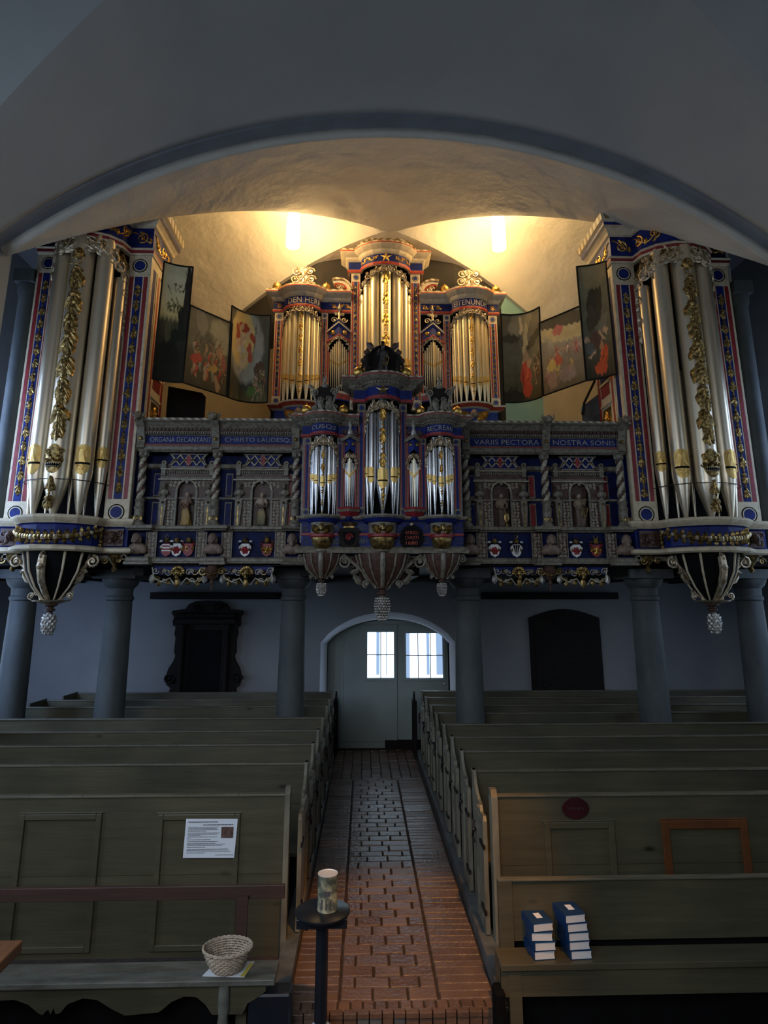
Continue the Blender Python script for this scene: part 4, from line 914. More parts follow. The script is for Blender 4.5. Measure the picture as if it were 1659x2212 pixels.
    for t,r in spec:
        p=M(t*T,0,0); zm={0:4.47,.46:4.52,.84:4.62}[abs(t)]
        topz=zA+.05 if abs(t)<.7 else zA-.45
        fa=math.atan2(p[0]-xc,(Y+.3)-p[1])*.55
        pp=pipe(root,p[0],p[1]+r*.4,zf,zm,topz,r,'tin',fa,ornate=(t==0),n=28,big=True)
        if t==0:
            pp['label']='broad centre pipe embossed with gilded leaves and a carved mask'
            Mp=cyl(p[0],p[1]+r*.4,r,fa); mb=MB('gilt_dark'); garland(mb,Mp,0,zm+.45,zA-.5,.20,'gilt_dark',.07,7); garland(mb,Mp,.03,zm+.45,zA-.5,.15,'gilt_dark',.09,12); garland(mb,Mp,.0,zf+.12,zm-.15,.11,'gilt_dark',.05,4)
            mb.build('gilded_leaves',pp)
            mb=MB('gilt_dark'); zc=zm+.10
            patch(mb,Mp,[(a*.95,b) for a,b in arc(0,zc,.125,.2,0,2*PI,20)[:-1]],.012,'gilt_dark')
            for sd in(-1,1):
                spiral(mb,Mp,sd*.085,zc+.10,.045,0,1.4,sd,.012,.02,'gilt_dark'); spiral(mb,Mp,sd*.095,zc-.02,.04,PI,1.3,-sd,.010,.02,'gilt_dark'); blob(mb,Mp,sd*.04,zc+.04,.02,.022,'gilt_dark')
                leaf(mb,Mp,sd*.02,zc-.03,0 if sd>0 else PI,.09,.02,.03,'gilt_dark',cv=sd*.6)
            blob(mb,Mp,0,zc+.0,.025,.035,'gilt_dark'); patch(mb,Mp,[(-.08,zc-.115),(.08,zc-.115),(.085,zc-.06),(-.085,zc-.06)],.025,'black')
            for i in range(7):
                x=-.07+.14*i/6
                for z,dz in((zc-.062,-.018),(zc-.113,.018)): mb.add([Mp(x-.008,z,.03),Mp(x+.008,z,.03),Mp(x,z+dz,.03)],[(0,1,2)],'white')
            mb.build('carved_mouth_mask',pp)
            mb=MB('gilt_dark'); p3=Mp(0,zA-.32,.0); head_(mb,(p3[0],p3[1]+.03,zA-.28),.10); mb.tube([Mp(.07*cos(a),zA-.42+.055*sin(a),.06) for a in [2*PI*i/16 for i in range(17)]],.01,6); mb.build('lion_mask',pp,smooth='all')
    for t in(-.6,-.2,.2,.6):
        p=M(t*T,0,-.16); pipe(root,p[0],p[1]+.12,zf,zf+.9,zf+2.2,.05,'tin',0,n=10)
    # iron hoop
    mb=MB('iron'); mb.tube([(xc-(hw*1.05)*cos(PI*i/20),Y-(B+.03)*sin(PI*i/20),4.30) for i in range(21)],.006,5); mb.build('iron_hoop',root)
    # carved canopy
    mb=MB('silver_gold'); M=pathmap(bulge(xc,Y,hw,B,9)); T=M.T/2; valance(mb,M,T*.97,zA-.10,.42,.14,6,'silver_gold',5,tail=5); valance(mb,M,T*.97,zA-.02,.25,.08,7,'gilt_dark',9)
    mb.build('carved_canopy',root,smooth=True)
    # hanging bowl with scrolls and pineapple
    zb=2.72; y=Y-.10; bowl(root,xc,y,zb,3.36,.40,'black','white',sy=.85,ribs=10)
    mb=MB('silver_gold')
    for sd in(-1,1): scrollbracket(mb,xc+sd*.10,y-.02,3.33,2.74,.42,.11,sd,'silver_gold'); scrollbracket(mb,xc+sd*.10,y+.06,3.30,2.80,.34,.09,sd,'silver_gold')
    M=flat(y-.36,xc); 
    mb.tube([(xc,y-.36,3.30),(xc,y-.38,3.15),(xc,y-.33,2.98),(xc,y-.20,2.84),(xc,y-.08,2.74)],[.05,.055,.045,.04,.03],8); spiral(mb,lambda s,z,o=0:(xc+o,y-.38+s,z),0,3.29,.055,0,1.4,1,.02,0); mb.ball((xc,y-.40,3.16),.05,n=8)
    mb.lathe([(.22,2.72),(.24,2.74),(.10,2.69),(.05,2.68)],(xc,y,0),14)
    mb.build('scroll_brackets',root,smooth=True)
    pineapple(root,xc,y,2.70,2.30,.085,'silver_leaf',neck='brown_carved')
pedal('left'); pedal('right')
# ---------------------------------------------------------------- great organ
Y=11.1; zP=at(650,866,10.9).z; 
mo=thing('great_organ','main organ high under the vault with lamplit pipe towers and red and blue case','organ',(.35,Y,5.9))
def xm(u,v=750): return X(u,v,Y)
def ptower(root,Y,x0,x1,B,zb,zt,n,rmax,mt,zmouth,seed,drop,ztop_c,gm='gilt_dark',ftw=.9,vs=.06,lip='lip',nv=6,tail=2,white='white',mslope=.10):
    xc=(x0+x1)/2; hw=(x1-x0)/2; P=bulge(xc,Y,hw*.93,B*.9,24); M=pathmap(P); T=M.T/2
    w=[]; 
    for i in range(n): t=abs(i-(n-1)/2)/((n-1)/2); w.append(1.0-.48*t)
    tot=sum(w); s=-T*.97; sc=T*1.94/tot
    for i in range(n):
        t=abs(i-(n-1)/2)/((n-1)/2); r=w[i]*sc/2*.97; c=s+w[i]*sc/2; s+=w[i]*sc
        p=M(c,0,0); fa=math.atan2(p[0]-xc,hw*1.5)*.8; mid=(n%2 and i==n//2)
        pipe(root,p[0],p[1]+r,zb,zmouth+mslope*t,zt-drop*t**1.6,r,mt,fa,ornate=mid,n=16,lip=lip,label='centre pipe with gilded embossed leaves' if mid else None,seed=seed+i)
    mb=MB(gm); M=pathmap(bulge(xc,Y,hw,B,9)); T=M.T/2; valance(mb,M,T*.96,ztop_c,drop*.9,vs,nv,gm,seed,tail=tail); mb.build('carved_canopy',root,smooth=True)
    mb=MB('black'); mb.box(x0,x1,Y+.10,Y+.13,zb,zt+.1); mb.build('backboard',root)
sideT=[(xm(611),xm(692)),(xm(976),xm(1055))]; cT=(xm(778),xm(887))
zs_top=at(650,665,10.9).z          # underside of side entablature
zs_c=Zv(614,10.9,650); zc_arch=Zv(572,10.75); zc_top=Zv(527,10.75)
# side towers
for i,(a,b) in enumerate(sideT):
    ptower(mo,Y,a,b,.26,zP,zs_top+.02,9,.05,'tin_warm',zP+.35,20+i,.32,zs_top-.05,'gold' if 0 else 'silver_gold',mslope=.14)
    out=(xm(591),xm(610)) if i==0 else (xm(1057),xm(1076)); inn=(xm(693),xm(707)) if i==0 else (xm(959),xm(974))
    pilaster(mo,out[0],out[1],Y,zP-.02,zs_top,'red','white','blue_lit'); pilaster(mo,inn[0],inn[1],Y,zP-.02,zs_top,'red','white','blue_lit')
ptower(mo,Y,cT[0],cT[1],.34,zP-.1,zc_arch+.02,7,.07,'tin_warm',zP+.6,30,.50,zc_arch-.08,'silver_gold',vs=.075,mslope=.15)
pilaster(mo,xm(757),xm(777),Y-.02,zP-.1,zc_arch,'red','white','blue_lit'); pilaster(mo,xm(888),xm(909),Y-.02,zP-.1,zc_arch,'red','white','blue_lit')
# side entablatures, running from outer edge to the centre pilaster
def ent(root,path,z0,z1,d,name='entablature',blue='blue',red='red',white='white',top='stripe_gold',dent=None):
    h=z1-z0
    pr=[(-.03,z0),(.012,z0),(.02,z0+h*.05),(.02,z0+h*.13),(.0,z0+h*.16),(.0,z0+h*.52),(.02,z0+h*.55),(.02+d*.15,z0+h*.60),(.02+d*.3,z0+h*.68),(.02+d*.6,z0+h*.74),(.02+d*.9,z0+h*.82),(.02+d,z0+h*.86),(.02+d,z0+h*.91),(.01+d,z0+h*.94),(.01+d,z0+h),(-.03,z0+h),(-.3,z0+h)]
    ms=[white,red,red,white,blue,white,white,white,white,white,white,red,white,top,white,white]
    mb=MB(); mb.sweep(path,pr,ms)
    if dent: dentils(mb,path,z0+h*.60,z0+h*.67,.02+d*.2,dent,dent*.55,.02,white)
    return mb.build(name,root)
zc0=Zv(620,10.9,650)
pl=[(xm(588),Y+.5),(xm(588),Y)]+bulge(sum(sideT[0])/2,Y,(sideT[0][1]-sideT[0][0])/2,.26,7)+[(xm(757),Y)]
e1=ent(mo,pl,zs_top,zc0,.13); 
plr=[(xm(909),Y)]+bulge(sum(sideT[1])/2,Y,(sideT[1][1]-sideT[1][0])/2,.26,7)+[(xm(1079),Y),(xm(1079),Y+.5)]
e2=ent(mo,plr,zs_top,zc0,.13)
hh=zc0-zs_top
for e,(a,b),tx,(fa,fb) in((e1,sideT[0],'T DEN HERR',(712,756)),(e2,sideT[1],'SEITENUNDPF',(911,955))):
    M=pathmap(bulge((a+b)/2,Y,(b-a)/2,.26,7)); text('inscription',tx,M,0,zs_top+hh*.34,hh*.26,M.T*.86,'white',e,.004,.0006)
    mb=MB('gold'); ornate_frieze(mb,flat(Y,0),xm(fa),xm(fb),zs_top+hh*.17,zs_top+hh*.5)
    if e is e1: ornate_frieze(mb,flat(Y,0),xm(591),xm(609),zs_top+hh*.17,zs_top+hh*.5)
    else: ornate_frieze(mb,flat(Y,0),xm(1058),xm(1076),zs_top+hh*.17,zs_top+hh*.5)
    mb.build('frieze_scrollwork',e,smooth=True)
pc=[(xm(751),Y+.4),(xm(751),Y-.03)]+bulge(sum(cT)/2,Y-.03,(cT[1]-cT[0])/2,.34,9)+[(xm(915),Y-.03),(xm(915),Y+.4)]
ec=ent(mo,pc,zc_arch,zc_top,.14); hc=zc_top-zc_arch
M=pathmap(bulge(sum(cT)/2,Y-.03,(cT[1]-cT[0])/2,.34,9)); mb=MB('gold'); ornate_frieze(mb,M,-M.T/2+.03,-.16,zc_arch+hc*.2,zc_arch+hc*.5); ornate_frieze(mb,M,.16,M.T/2-.03,zc_arch+hc*.2,zc_arch+hc*.5)
def star(mb,M,s,z,r,o=.015):
    vs=[M(s,z,o*2.2)]+[M(s+(r if i%2==0 else r*.38)*sin(PI*i/5),z+(r if i%2==0 else r*.38)*cos(PI*i/5),o*.3) for i in range(10)]
    mb.add(vs,[(0,1+i,1+(i+1)%10) for i in range(10)])
star(mb,M,0,zc_arch+hc*.36,.12); mb.build('frieze_scrollwork',ec)
# roof arch above the centre tower
mb=MB('stripe_gold'); cxm=sum(cT)/2
for (r0,r1,y0,m) in((.50,.56,Y-.30,'stripe_gold'),(.44,.50,Y-.25,'white'),(.36,.44,Y-.18,'brown_carved')):
    o=arc(cxm,zc_top-.05,r1,r1*.42,0,PI,20); i_=arc(cxm,zc_top-.05,r0,r0*.42,0,PI,20)
    for (p,q),(s_,t_) in zip(zip(o,o[1:]),zip(i_,i_[1:])): mb.add([(p[0],y0,p[1]),(q[0],y0,q[1]),(t_[0],y0,t_[1]),(s_[0],y0,s_[1]),(p[0],Y+.2,p[1]),(q[0],Y+.2,q[1]),(t_[0],Y+.2,t_[1]),(s_[0],Y+.2,s_[1])],[(0,1,2,3),(0,4,5,1),(3,2,6,7)],m)
mb.build('arched_pediment',mo)
# small flat fields with gables
for k,(ua,ub,us) in enumerate(((708,756,732),(911,958,934))):
    x0,x1=xm(ua),xm(ub); xc=(x0+x1)/2; zb=Zv(846,10.95); zt=Zv(735,10.95); zg=Zv(712,10.9); za=Zv(692,10.85); pr_=.12
    path=[(x0,Y),(xc,Y-pr_),(x1,Y)]; M=pathmap(path); T=M.T/2
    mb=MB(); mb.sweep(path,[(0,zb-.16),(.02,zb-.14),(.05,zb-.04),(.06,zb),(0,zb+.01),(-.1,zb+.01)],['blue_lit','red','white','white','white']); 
    mb.box(x0,x0+.025,Y-.02,Y+.02,zb,zt+.25,'red'); mb.box(x1-.025,x1,Y-.02,Y+.02,zb,zt+.25,'red')
    # gable faces (blue with gilt medals) and roof
    ap=zg+.15
    mb.add([(x0,Y-.01,zt+.0),(xc,Y-pr_-.01,zt+.10),(x1,Y-.01,zt),(x1,Y-.01,zg),(xc,Y-pr_-.01,ap),(x0,Y-.01,zg)],[(0,1,4,5),(1,2,3,4)],'blue_lit')
    for (zz,m,o,t) in((0,'red',.02,.035),(None,'white',.05,.03)):
        base=(zt,zt+.10,zt) if zz==0 else (zg,ap,zg)
        for (p,q,zp,zq) in(((x0-.02,Y),(xc,Y-pr_),base[0],base[1]),((xc,Y-pr_),(x1+.02,Y),base[1],base[2])):
            mb.add([(p[0],p[1]-o,zp),(q[0],q[1]-o,zq),(q[0],q[1]-o,zq+t),(p[0],p[1]-o,zp+t),(p[0],p[1]+.1,zp),(q[0],q[1]+.1,zq),(q[0],q[1]+.1,zq+t),(p[0],p[1]+.1,zp+t)],[(0,1,2,3),(3,2,6,7),(0,4,5,1)],m)
    # eaves
    for (p,q,zp,zq) in(((x0-.05,Y+.02),(xc,Y-pr_-.06),zg-.01,ap+.01),((xc,Y-pr_-.06),(x1+.05,Y+.02),ap+.01,zg-.01)):
        mb.add([(p[0],p[1],zp+.03),(q[0],q[1],zq+.03),(q[0],q[1],zq+.06),(p[0],p[1],zp+.06),(p[0],Y+.2,zp+.03),(q[0],Y+.2,zq+.03),(q[0],Y+.2,zq+.06),(p[0],Y+.2,zp+.06)],[(0,1,2,3),(3,2,6,7),(0,4,5,1),(0,3,7,4)],'blue')
    mb.build('gabled_field',mo)
    mb=MB('gold')
    for sd in(-1,1): blob(mb,M,sd*T*.5,(zt+zg)/2+.08,.055,.0,'gold',10)
    valance(mb,M,T*.9,zt+.06,.14,.04,4,'silver_gold',40+k,tail=2); mb.build('carved_canopy',mo,smooth=True)
    mb=MB('silver_gold'); Mf=flat(Y-.05,xc)
    for sd in(-1,1): spiral(mb,Mf,sd*.10,ap+.10,.06,0,1.4,-sd,.012,.01); spiral(mb,Mf,sd*.06,ap+.22,.04,PI,1.4,sd,.01,.01)
    mb.lathe([(.03,ap+.05),(.05,ap+.1),(.02,ap+.16),(.035,ap+.22),(.015,ap+.27),(.045,ap+.33),(.02,ap+.38),(.012,ap+.42),(0,ap+.46)],(xc,Y-.05,0),10); mb.build('gable_finial',mo,smooth=True)
    n=11
    for i in range(n):
        t=abs(i-5)/5; s=(i-5)/5.5*T*.98; p=M(s,0,-.01); pipe(mo,p[0],p[1]+.02,zb,zb+.52+.14*t,zt+.05-.24*t,.017,'tin_warm',0,n=8)
    mb=MB('black'); mb.box(x0,x1,Y+.03,Y+.05,zb,zt+.2); mb.build('backboard',mo)
# console under side towers, body of the case
for i,(a,b) in enumerate(sideT):
    mb=MB('white'); xc=(a+b)/2; hw=(b-a)/2; e0,e1_=(xm(588),xm(707)) if i==0 else (xm(959),xm(1079))
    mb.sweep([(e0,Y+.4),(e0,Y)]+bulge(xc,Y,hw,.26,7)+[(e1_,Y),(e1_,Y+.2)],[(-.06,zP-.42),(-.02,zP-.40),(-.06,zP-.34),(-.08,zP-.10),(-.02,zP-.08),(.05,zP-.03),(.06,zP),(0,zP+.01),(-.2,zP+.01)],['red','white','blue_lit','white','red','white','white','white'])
    b_=mb.build('tower_base',mo); cherub(b_,flat(Y-.18,(a+b)/2),0,zP-.22,.10,'gold','flesh')
mb=MB('white'); mb.box(xm(588),xm(1079),Y+.14,Y+.2,3.5,zc0,'dark_wood'); mb.box(xm(760),xm(908),Y+.14,Y+.2,zc0,zc_top,'dark_wood'); mb.box(xm(612),xm(1055),Y-.02,Y+.1,3.52,zP-.30,'white_dark'); mb.build('case',mo)
# crests, balls, broken pediments
def orb(root,x,y,z,r,name='gilt_ball'):
    mb=MB('gold'); mb.ball((x,y,z+r),r,n=18); mb.lathe([(r*.35,z-.03),(r*.3,z+.01),(r*.5,z+.02)],(x,y,0),8); mb.lathe([(r*.2,z+2*r-.01),(r*.12,z+2*r+.02),(0,z+2*r+.04)],(x,y,0),8); return mb.build(name,root,smooth=True)
for u,v in((599,625),(705,622),(960,622),(1069,622)): orb(mo,xm(u,v),Y-.05,zc0-.01,.085)
for (a,b) in sideT:
    xc=(a+b)/2; mb=MB('silver_gold'); Mf=flat(Y-.10,xc)
    for zz,wd in((.08,.2),(.22,.2),(.38,.17)):
        for sd in(-1,1): spiral(mb,Mf,sd*wd*.8,zc0+zz,.085,0,1.5,sd,.016,.01); spiral(mb,Mf,sd*wd*.3,zc0+zz+.04,.06,PI,1.5,-sd,.014,.01); leaf(mb,Mf,sd*.05,zc0+zz-.05,PI/2-sd*.5,.16,.04,.02)
    mb.lathe([(.05,zc0),(.06,zc0+.15),(.04,zc0+.3),(.08,zc0+.4),(.05,zc0+.48),(.02,zc0+.5)],(xc,Y-.05,0),12)
    mb.prism([(xc-.2,zc0),(xc+.2,zc0),(xc+.16,zc0+.3),(xc+.05,zc0+.42),(xc-.05,zc0+.42),(xc-.16,zc0+.3)],Y-.04,Y-.0,'brown_carved')
    mb.build('cresting',mo,smooth=True)
for sd,(ua) in((-1,716),(1,950)):
    xc=xm(757) if sd<0 else xm(909); mb=MB('white'); r=.36
    a0,a1=(PI*.53,PI*.98) if sd<0 else (PI*.02,PI*.47)
    cx_=xc-.30 if 0 else (xm(722)+.05 if sd<0 else xm(944)-.05)
    A=(PI*.05,PI*.62) if sd<0 else (PI*.38,PI*.95)
    for rr0,rr1,yy,m in((.26,.30,Y-.06,'stripe_gold'),(.20,.26,Y-.03,'white'),(.17,.20,Y-.02,'red')):
        o=arc(cx_,zc0,rr1,rr1,A[0],A[1],12); q=arc(cx_,zc0,rr0,rr0,A[0],A[1],12)
        for j in range(12): mb.add([(o[j][0],yy,o[j][1]),(o[j+1][0],yy,o[j+1][1]),(q[j+1][0],yy,q[j+1][1]),(q[j][0],yy,q[j][1]),(o[j][0],Y+.1,o[j][1]),(o[j+1][0],Y+.1,o[j+1][1]),(q[j+1][0],Y+.1,q[j+1][1]),(q[j][0],Y+.1,q[j][1])],[(0,1,2,3),(0,4,5,1),(3,2,6,7)],m)
        for e in(0,12): mb.add([(o[e][0],yy,o[e][1]),(q[e][0],yy,q[e][1]),(q[e][0],Y+.1,q[e][1]),(o[e][0],Y+.1,o[e][1])],[(0,1,2,3)],m)
    Mf=flat(Y-.02,cx_); 
    for t_ in(.25,.45): spiral(mb,Mf,.11*cos(A[0]+(A[1]-A[0])*t_*1.6),zc0+.11*sin(A[0]+(A[1]-A[0])*t_*1.6),.05,0,1.3,1,.012,.01,'silver_gold')
    mb.build('broken_pediment',mo)
# ---------------------------------------------------------------- choir organ hanging in front of the gallery
Y=8.0; YB=7.82
co=thing('choir_organ','small dark choir organ with three silver pipe towers, hanging in front of the gallery','organ',(.23,Y,3.3))
def xr(u,v=1000): return X(u,v,Y)
zb=Zv(1110,7.8); zs=Zv(940,7.85); zs2=Zv(893,7.85); zcA=Zv(860,7.75); zcT=Zv(808,7.75)
T1=(xr(672),xr(727)); T2=(xr(791),xr(861)); T3=(xr(922),xr(978))
for i,(a,b) in enumerate((T1,T3)):
    ptower(co,Y,a,b,.17,zb,zs+.02,7,.04,'tin_choir',zb+.40,50+i,.20,zs-.10,'silver_gold',vs=.055,nv=4,tail=2,mslope=.10)
ptower(co,Y,T2[0],T2[1],.22,zb,zcA+.02,5,.05,'tin_choir',zb+.42,60,.25,zcA-.09,'silver_gold',vs=.065,nv=5,tail=2,mslope=.12)
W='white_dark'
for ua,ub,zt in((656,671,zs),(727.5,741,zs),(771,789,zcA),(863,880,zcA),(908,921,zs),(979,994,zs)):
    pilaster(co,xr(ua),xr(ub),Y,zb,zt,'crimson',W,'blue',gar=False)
S1=[(xr(651),Y+.3),(xr(651),Y)]+bulge(sum(T1)/2,Y,(T1[1]-T1[0])/2+.01,.18,8)+[(xr(775),Y)]
S3=[(xr(877),Y)]+bulge(sum(T3)/2,Y,(T3[1]-T3[0])/2+.01,.18,8)+[(xr(1000),Y),(xr(1000),Y+.3)]
ea=ent(co,S1,zs,zs2,.11,'entablature','blue','crimson',W,'stripe_dim',.03); eb=ent(co,S3,zs,zs2,.11,'entablature','blue','crimson',W,'stripe_dim',.03)
h=zs2-zs
for e,(a,b),tx in((ea,T1,'CUSQ;E'),(eb,T3,'RECREAN')):
    M=pathmap(bulge((a+b)/2,Y,(b-a)/2+.01,.18,8)); text('inscription',tx,M,0,zs+h*.34,h*.22,M.T*.70,'letter',e,.004,.0006)
SC_=[(xr(763),Y+.3),(xr(763),Y-.05)]+bulge(sum(T2)/2,Y-.05,(T2[1]-T2[0])/2+.01,.20,9)+[(xr(891),Y-.05),(xr(891),Y+.3)]
ecc=ent(co,SC_,zcA,zcT,.14,'entablature','blue','crimson',W,'stripe_dim',.035); hc=zcT-zcA
M=pathmap(bulge(sum(T2)/2,Y-.05,(T2[1]-T2[0])/2+.01,.20,9)); mb=MB('gilt_dark'); star(mb,M,0,zcA+hc*.36,.10); mb.build('gilt_star',ecc)
# small gabled fields
for k,(ua,ub) in enumerate(((742,770),(880,907))):
    x0,x1=xr(ua),xr(ub); xc=(x0+x1)/2; z0=Zv(1095,7.9); zt=Zv(985,7.95); zg=Zv(966,7.95); za=Zv(950,7.9); pr_=.06
    path=[(x0,Y-.01),(xc,Y-pr_),(x1,Y-.01)]; M=pathmap(path); T=M.T/2
    mb=MB(W); mb.sweep([(x0-.02,Y-.01),(xc,Y-pr_-.02),(x1+.02,Y-.01)],[(-.01,z0-.16),(.0,z0-.12),(.05,z0-.06),(.07,z0-.03),(.05,z0),(-.02,z0)],['blue','crimson',W,'crimson','crimson'])
    mb.box(x0,x0+.02,Y-.02,Y+.01,z0,zt+.2,'crimson'); mb.box(x1-.02,x1,Y-.02,Y+.01,z0,zt+.2,'crimson')
    ap=za-.02; mb.add([(x0,Y-.012,zt+.02),(xc,Y-pr_-.01,zt+.09),(x1,Y-.012,zt+.02),(x1,Y-.012,za),(xc,Y-pr_-.01,ap+.05),(x0,Y-.012,za)],[(0,1,4,5),(1,2,3,4)],'blue')
    for (p,q,zp,zq) in(((x0-.04,Y-.02),(xc,Y-pr_-.07),za-.02,ap+.05),((xc,Y-pr_-.07),(x1+.04,Y-.02),ap+.05,za-.02)):
        mb.add([(p[0],p[1],zp),(q[0],q[1],zq),(q[0],q[1],zq+.05),(p[0],p[1],zp+.05),(p[0],Y+.05,zp),(q[0],Y+.05,zq),(q[0],Y+.05,zq+.05),(p[0],Y+.05,zp+.05)],[(0,1,2,3),(3,2,6,7),(0,4,5,1),(0,3,7,4)],W)
    mb.build('gabled_field',co)
    mb=MB('silver_gold'); valance(mb,M,T*.85,zt-.0,.10,.035,3,'silver_gold',70+k,tail=2)
    for sd in(-1,1): blob(mb,M,sd*T*.5,(zt+za)/2+.06,.03,.0,'gilt_dark',8)
    Mf=flat(Y-.06,xc)
    for sd in(-1,1): spiral(mb,Mf,sd*.07,ap+.13,.045,0,1.4,-sd,.010,.01,'brown_carved')
    mb.lathe([(.03,ap+.06),(.045,ap+.12),(.02,ap+.18),(.03,ap+.24),(.012,ap+.27),(.03,ap+.31),(.0,ap+.37)],(xc,Y-.06,0),10,'silver_leaf'); mb.build('carved_canopy',co,smooth=True)
    for i in range(7):
        t=abs(i-3)/3; p=M((i-3)/3.6*T,0,-.005); pipe(co,p[0],p[1]+.012,z0,z0+.40+.08*t,zt+.0-.14*t,.0145,'tin_warm' if i==3 else 'tin_choir',0,n=8)
    mb=MB('black'); mb.box(x0,x1,Y+.03,Y+.04,z0,za); mb.build('backboard',co)
# case body
mb=MB('dark_wood'); mb.box(xr(656),xr(994),Y+.14,Y+.45,zb-.5,zs2,'dark_wood'); mb.box(xr(771),xr(880),Y+.10,Y+.45,zs2,zcT-.02,'dark_wood'); mb.build('case',co)
for x,d in((xr(652),-1),(xr(997),1)):
    mb=MB('dark_wood'); mb.box(x,x-d*.03,Y+.02,Y+.9,3.45,zs2-.05,'white_dark'); mb.box(x+d*.001,x+d*.006,Y+.1,Y+.8,3.5,zs2-.3,'blue'); mb.build('case_side',co)
# base: three bulges on one belt
z_t=zb; z_b=Zv(1192,8.0,825)
bp=[(xr(649,1110),Y+.5),(xr(649,1110),Y)]+bulge(sum(T1)/2,Y,(T1[1]-T1[0])/2+.02,.20,8)+bulge(sum(T2)/2,Y,(T2[1]-T2[0])/2+.03,.24,9)+bulge(sum(T3)/2,Y,(T3[1]-T3[0])/2+.02,.20,8)+[(xr(1000,1110),Y),(xr(1000,1110),Y+.5)]
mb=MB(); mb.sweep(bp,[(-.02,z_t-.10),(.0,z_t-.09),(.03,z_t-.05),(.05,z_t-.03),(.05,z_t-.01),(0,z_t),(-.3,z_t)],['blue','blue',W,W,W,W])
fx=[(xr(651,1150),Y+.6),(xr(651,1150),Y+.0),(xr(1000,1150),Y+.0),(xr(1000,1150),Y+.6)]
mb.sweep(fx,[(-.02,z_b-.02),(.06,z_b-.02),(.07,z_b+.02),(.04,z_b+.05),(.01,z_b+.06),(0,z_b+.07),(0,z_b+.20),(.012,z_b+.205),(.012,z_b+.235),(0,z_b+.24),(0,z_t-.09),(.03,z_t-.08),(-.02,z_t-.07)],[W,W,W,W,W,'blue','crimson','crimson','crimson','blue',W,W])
mb.box(xr(649,1150),xr(1000,1150),Y-.0,Y+.8,z_b-.02,z_b+.0,'dark_wood'); base=mb.build('base_belt',co)
Mf=flat(Y-.0,0); zm_=(z_b+z_t)/2
for ua,ub in((657,670),(721,740),(772,790),(858,868),(911,924),(976,995)):
    mb=MB('kerb'); fret(mb,Mf,xr(ua),xr(ub),z_b+.26,z_t-.11,.05,'kerb',.003,int(ua)); fret(mb,Mf,xr(ua),xr(ub),z_b+.09,z_b+.19,.05,'kerb',.003,int(ub)); mb.build('painted_scrolls',base)
text('inscription','STI',Mf,xr(785),z_b+.31,.07,.10,'kerb',base,.004,.0006); text('inscription','HER',Mf,xr(727),z_b+.31,.06,.08,'kerb',base,.004,.0006)
text('inscription','FRIED',Mf,xr(724),z_b+.13,.07,.13,'kerb',base,.004,.0006); text('inscription','JOHH',Mf,xr(782),z_b+.13,.07,.15,'kerb',base,.004,.0006)
# oval date plaque and crowned shield
x=xr(889,1161); z=Zv(1161,7.95); pts=[(x+.15*cos(2*PI*i/28),z+.155*sin(2*PI*i/28)) for i in range(28)]
mb=MB('black'); mb.prism(pts,Y,Y-.03); M=flat(Y-.03,x)
for i in range(20): a=2*PI*i/20; spiral(mb,M,.14*cos(a),z+.15*sin(a),.022,a,1.2,1,.006,.0,'dark_wood')
mb.ball((x,Y-.04,z+.17),.025,m='silver_gold'); dp=mb.build('date_plaque',base)
for tx,dz,ww in(('ANNO:',.065,.17),('CHRISTI',0,.17),('1680',-.065,.15)): text('inscription',tx,M,0,z+dz,.045,ww,'red',dp,.004,.0008)
x=xr(754,1158); mb=MB('dark_wood'); M=flat(Y-.0,x)
sh=[(x-.13,z+.09),(x-.11,z+.12),(x+.11,z+.12),(x+.13,z+.09),(x+.12,z-.06),(x+.06,z-.14),(x,z-.16),(x-.06,z-.14),(x-.12,z-.06)]; mb.prism(sh,Y,Y-.03)
mb.prism([(x+(p-x)*.6,z+(q-z)*.6) for p,q in sh],Y-.03,Y-.04,'black'); spiral(mb,M,.0,z,.05,0,1.3,1,.012,.045,'crimson'); leaf(mb,M,0,z-.05,PI/2,.12,.03,.045,'crimson')
for sd in(-1,1): spiral(mb,M,sd*.12,z+.06,.03,0,1.3,sd,.008,.02); spiral(mb,M,sd*.10,z-.09,.03,0,1.3,-sd,.008,.02)
for i in range(5): leaf(mb,M,-.06+.03*i,z+.13,PI/2+(2-i)*.2,.08,.016,.03,'gilt_dark')
mb.box(x-.07,x+.07,Y-.035,Y-.0,z+.125,z+.145,'gilt_dark'); mb.build('crowned_shield',base)
# three corbels: cherub drum, gilt bowl
for (a,b),vb,rr in((T1,1186,.145),(T2,1190,.18),(T3,1186,.145)):
    xc=(a+b)/2; y=Y-.03; zt_=z_t-.09; zd=Zv(1157,7.85); ze=Zv(vb,7.85)
    mb=MB('white_dark'); mb.lathe([(rr*1.0,zd),(rr*.98,zt_-.04),(rr*1.05,zt_)],(xc,y,0),20); mb.lathe([(rr*.98,zd-.02),(rr*1.06,zd-.01),(rr*1.06,zd+.02),(rr,zd+.03)],(xc,y,0),20,'crimson'); c_=mb.build('corbel_drum',co,smooth=True)
    mb=MB('gilt_dark'); h=zd-ze; mb.lathe([(rr*.25,ze),(rr*.55,ze+h*.12),(rr*.82,ze+h*.4),(rr*.93,ze+h*.75),(rr*.95,zd)],(xc,y,0),24); mb.build('gilt_bowl',c_,smooth=True)
    cherub(c_,cyl(xc,y,rr*1.0,0),0,(zd+zt_)/2+.01,.055,'gilt_dark','gilt_dark')
    mb=MB('white_dark'); mb.lathe([(rr*.3,z_b-.04),(rr*.55,z_b-.0),(rr*.5,z_b+.03),(rr*.3,ze)],(xc,y,0),14); mb.build('corbel_foot',c_,smooth=True)
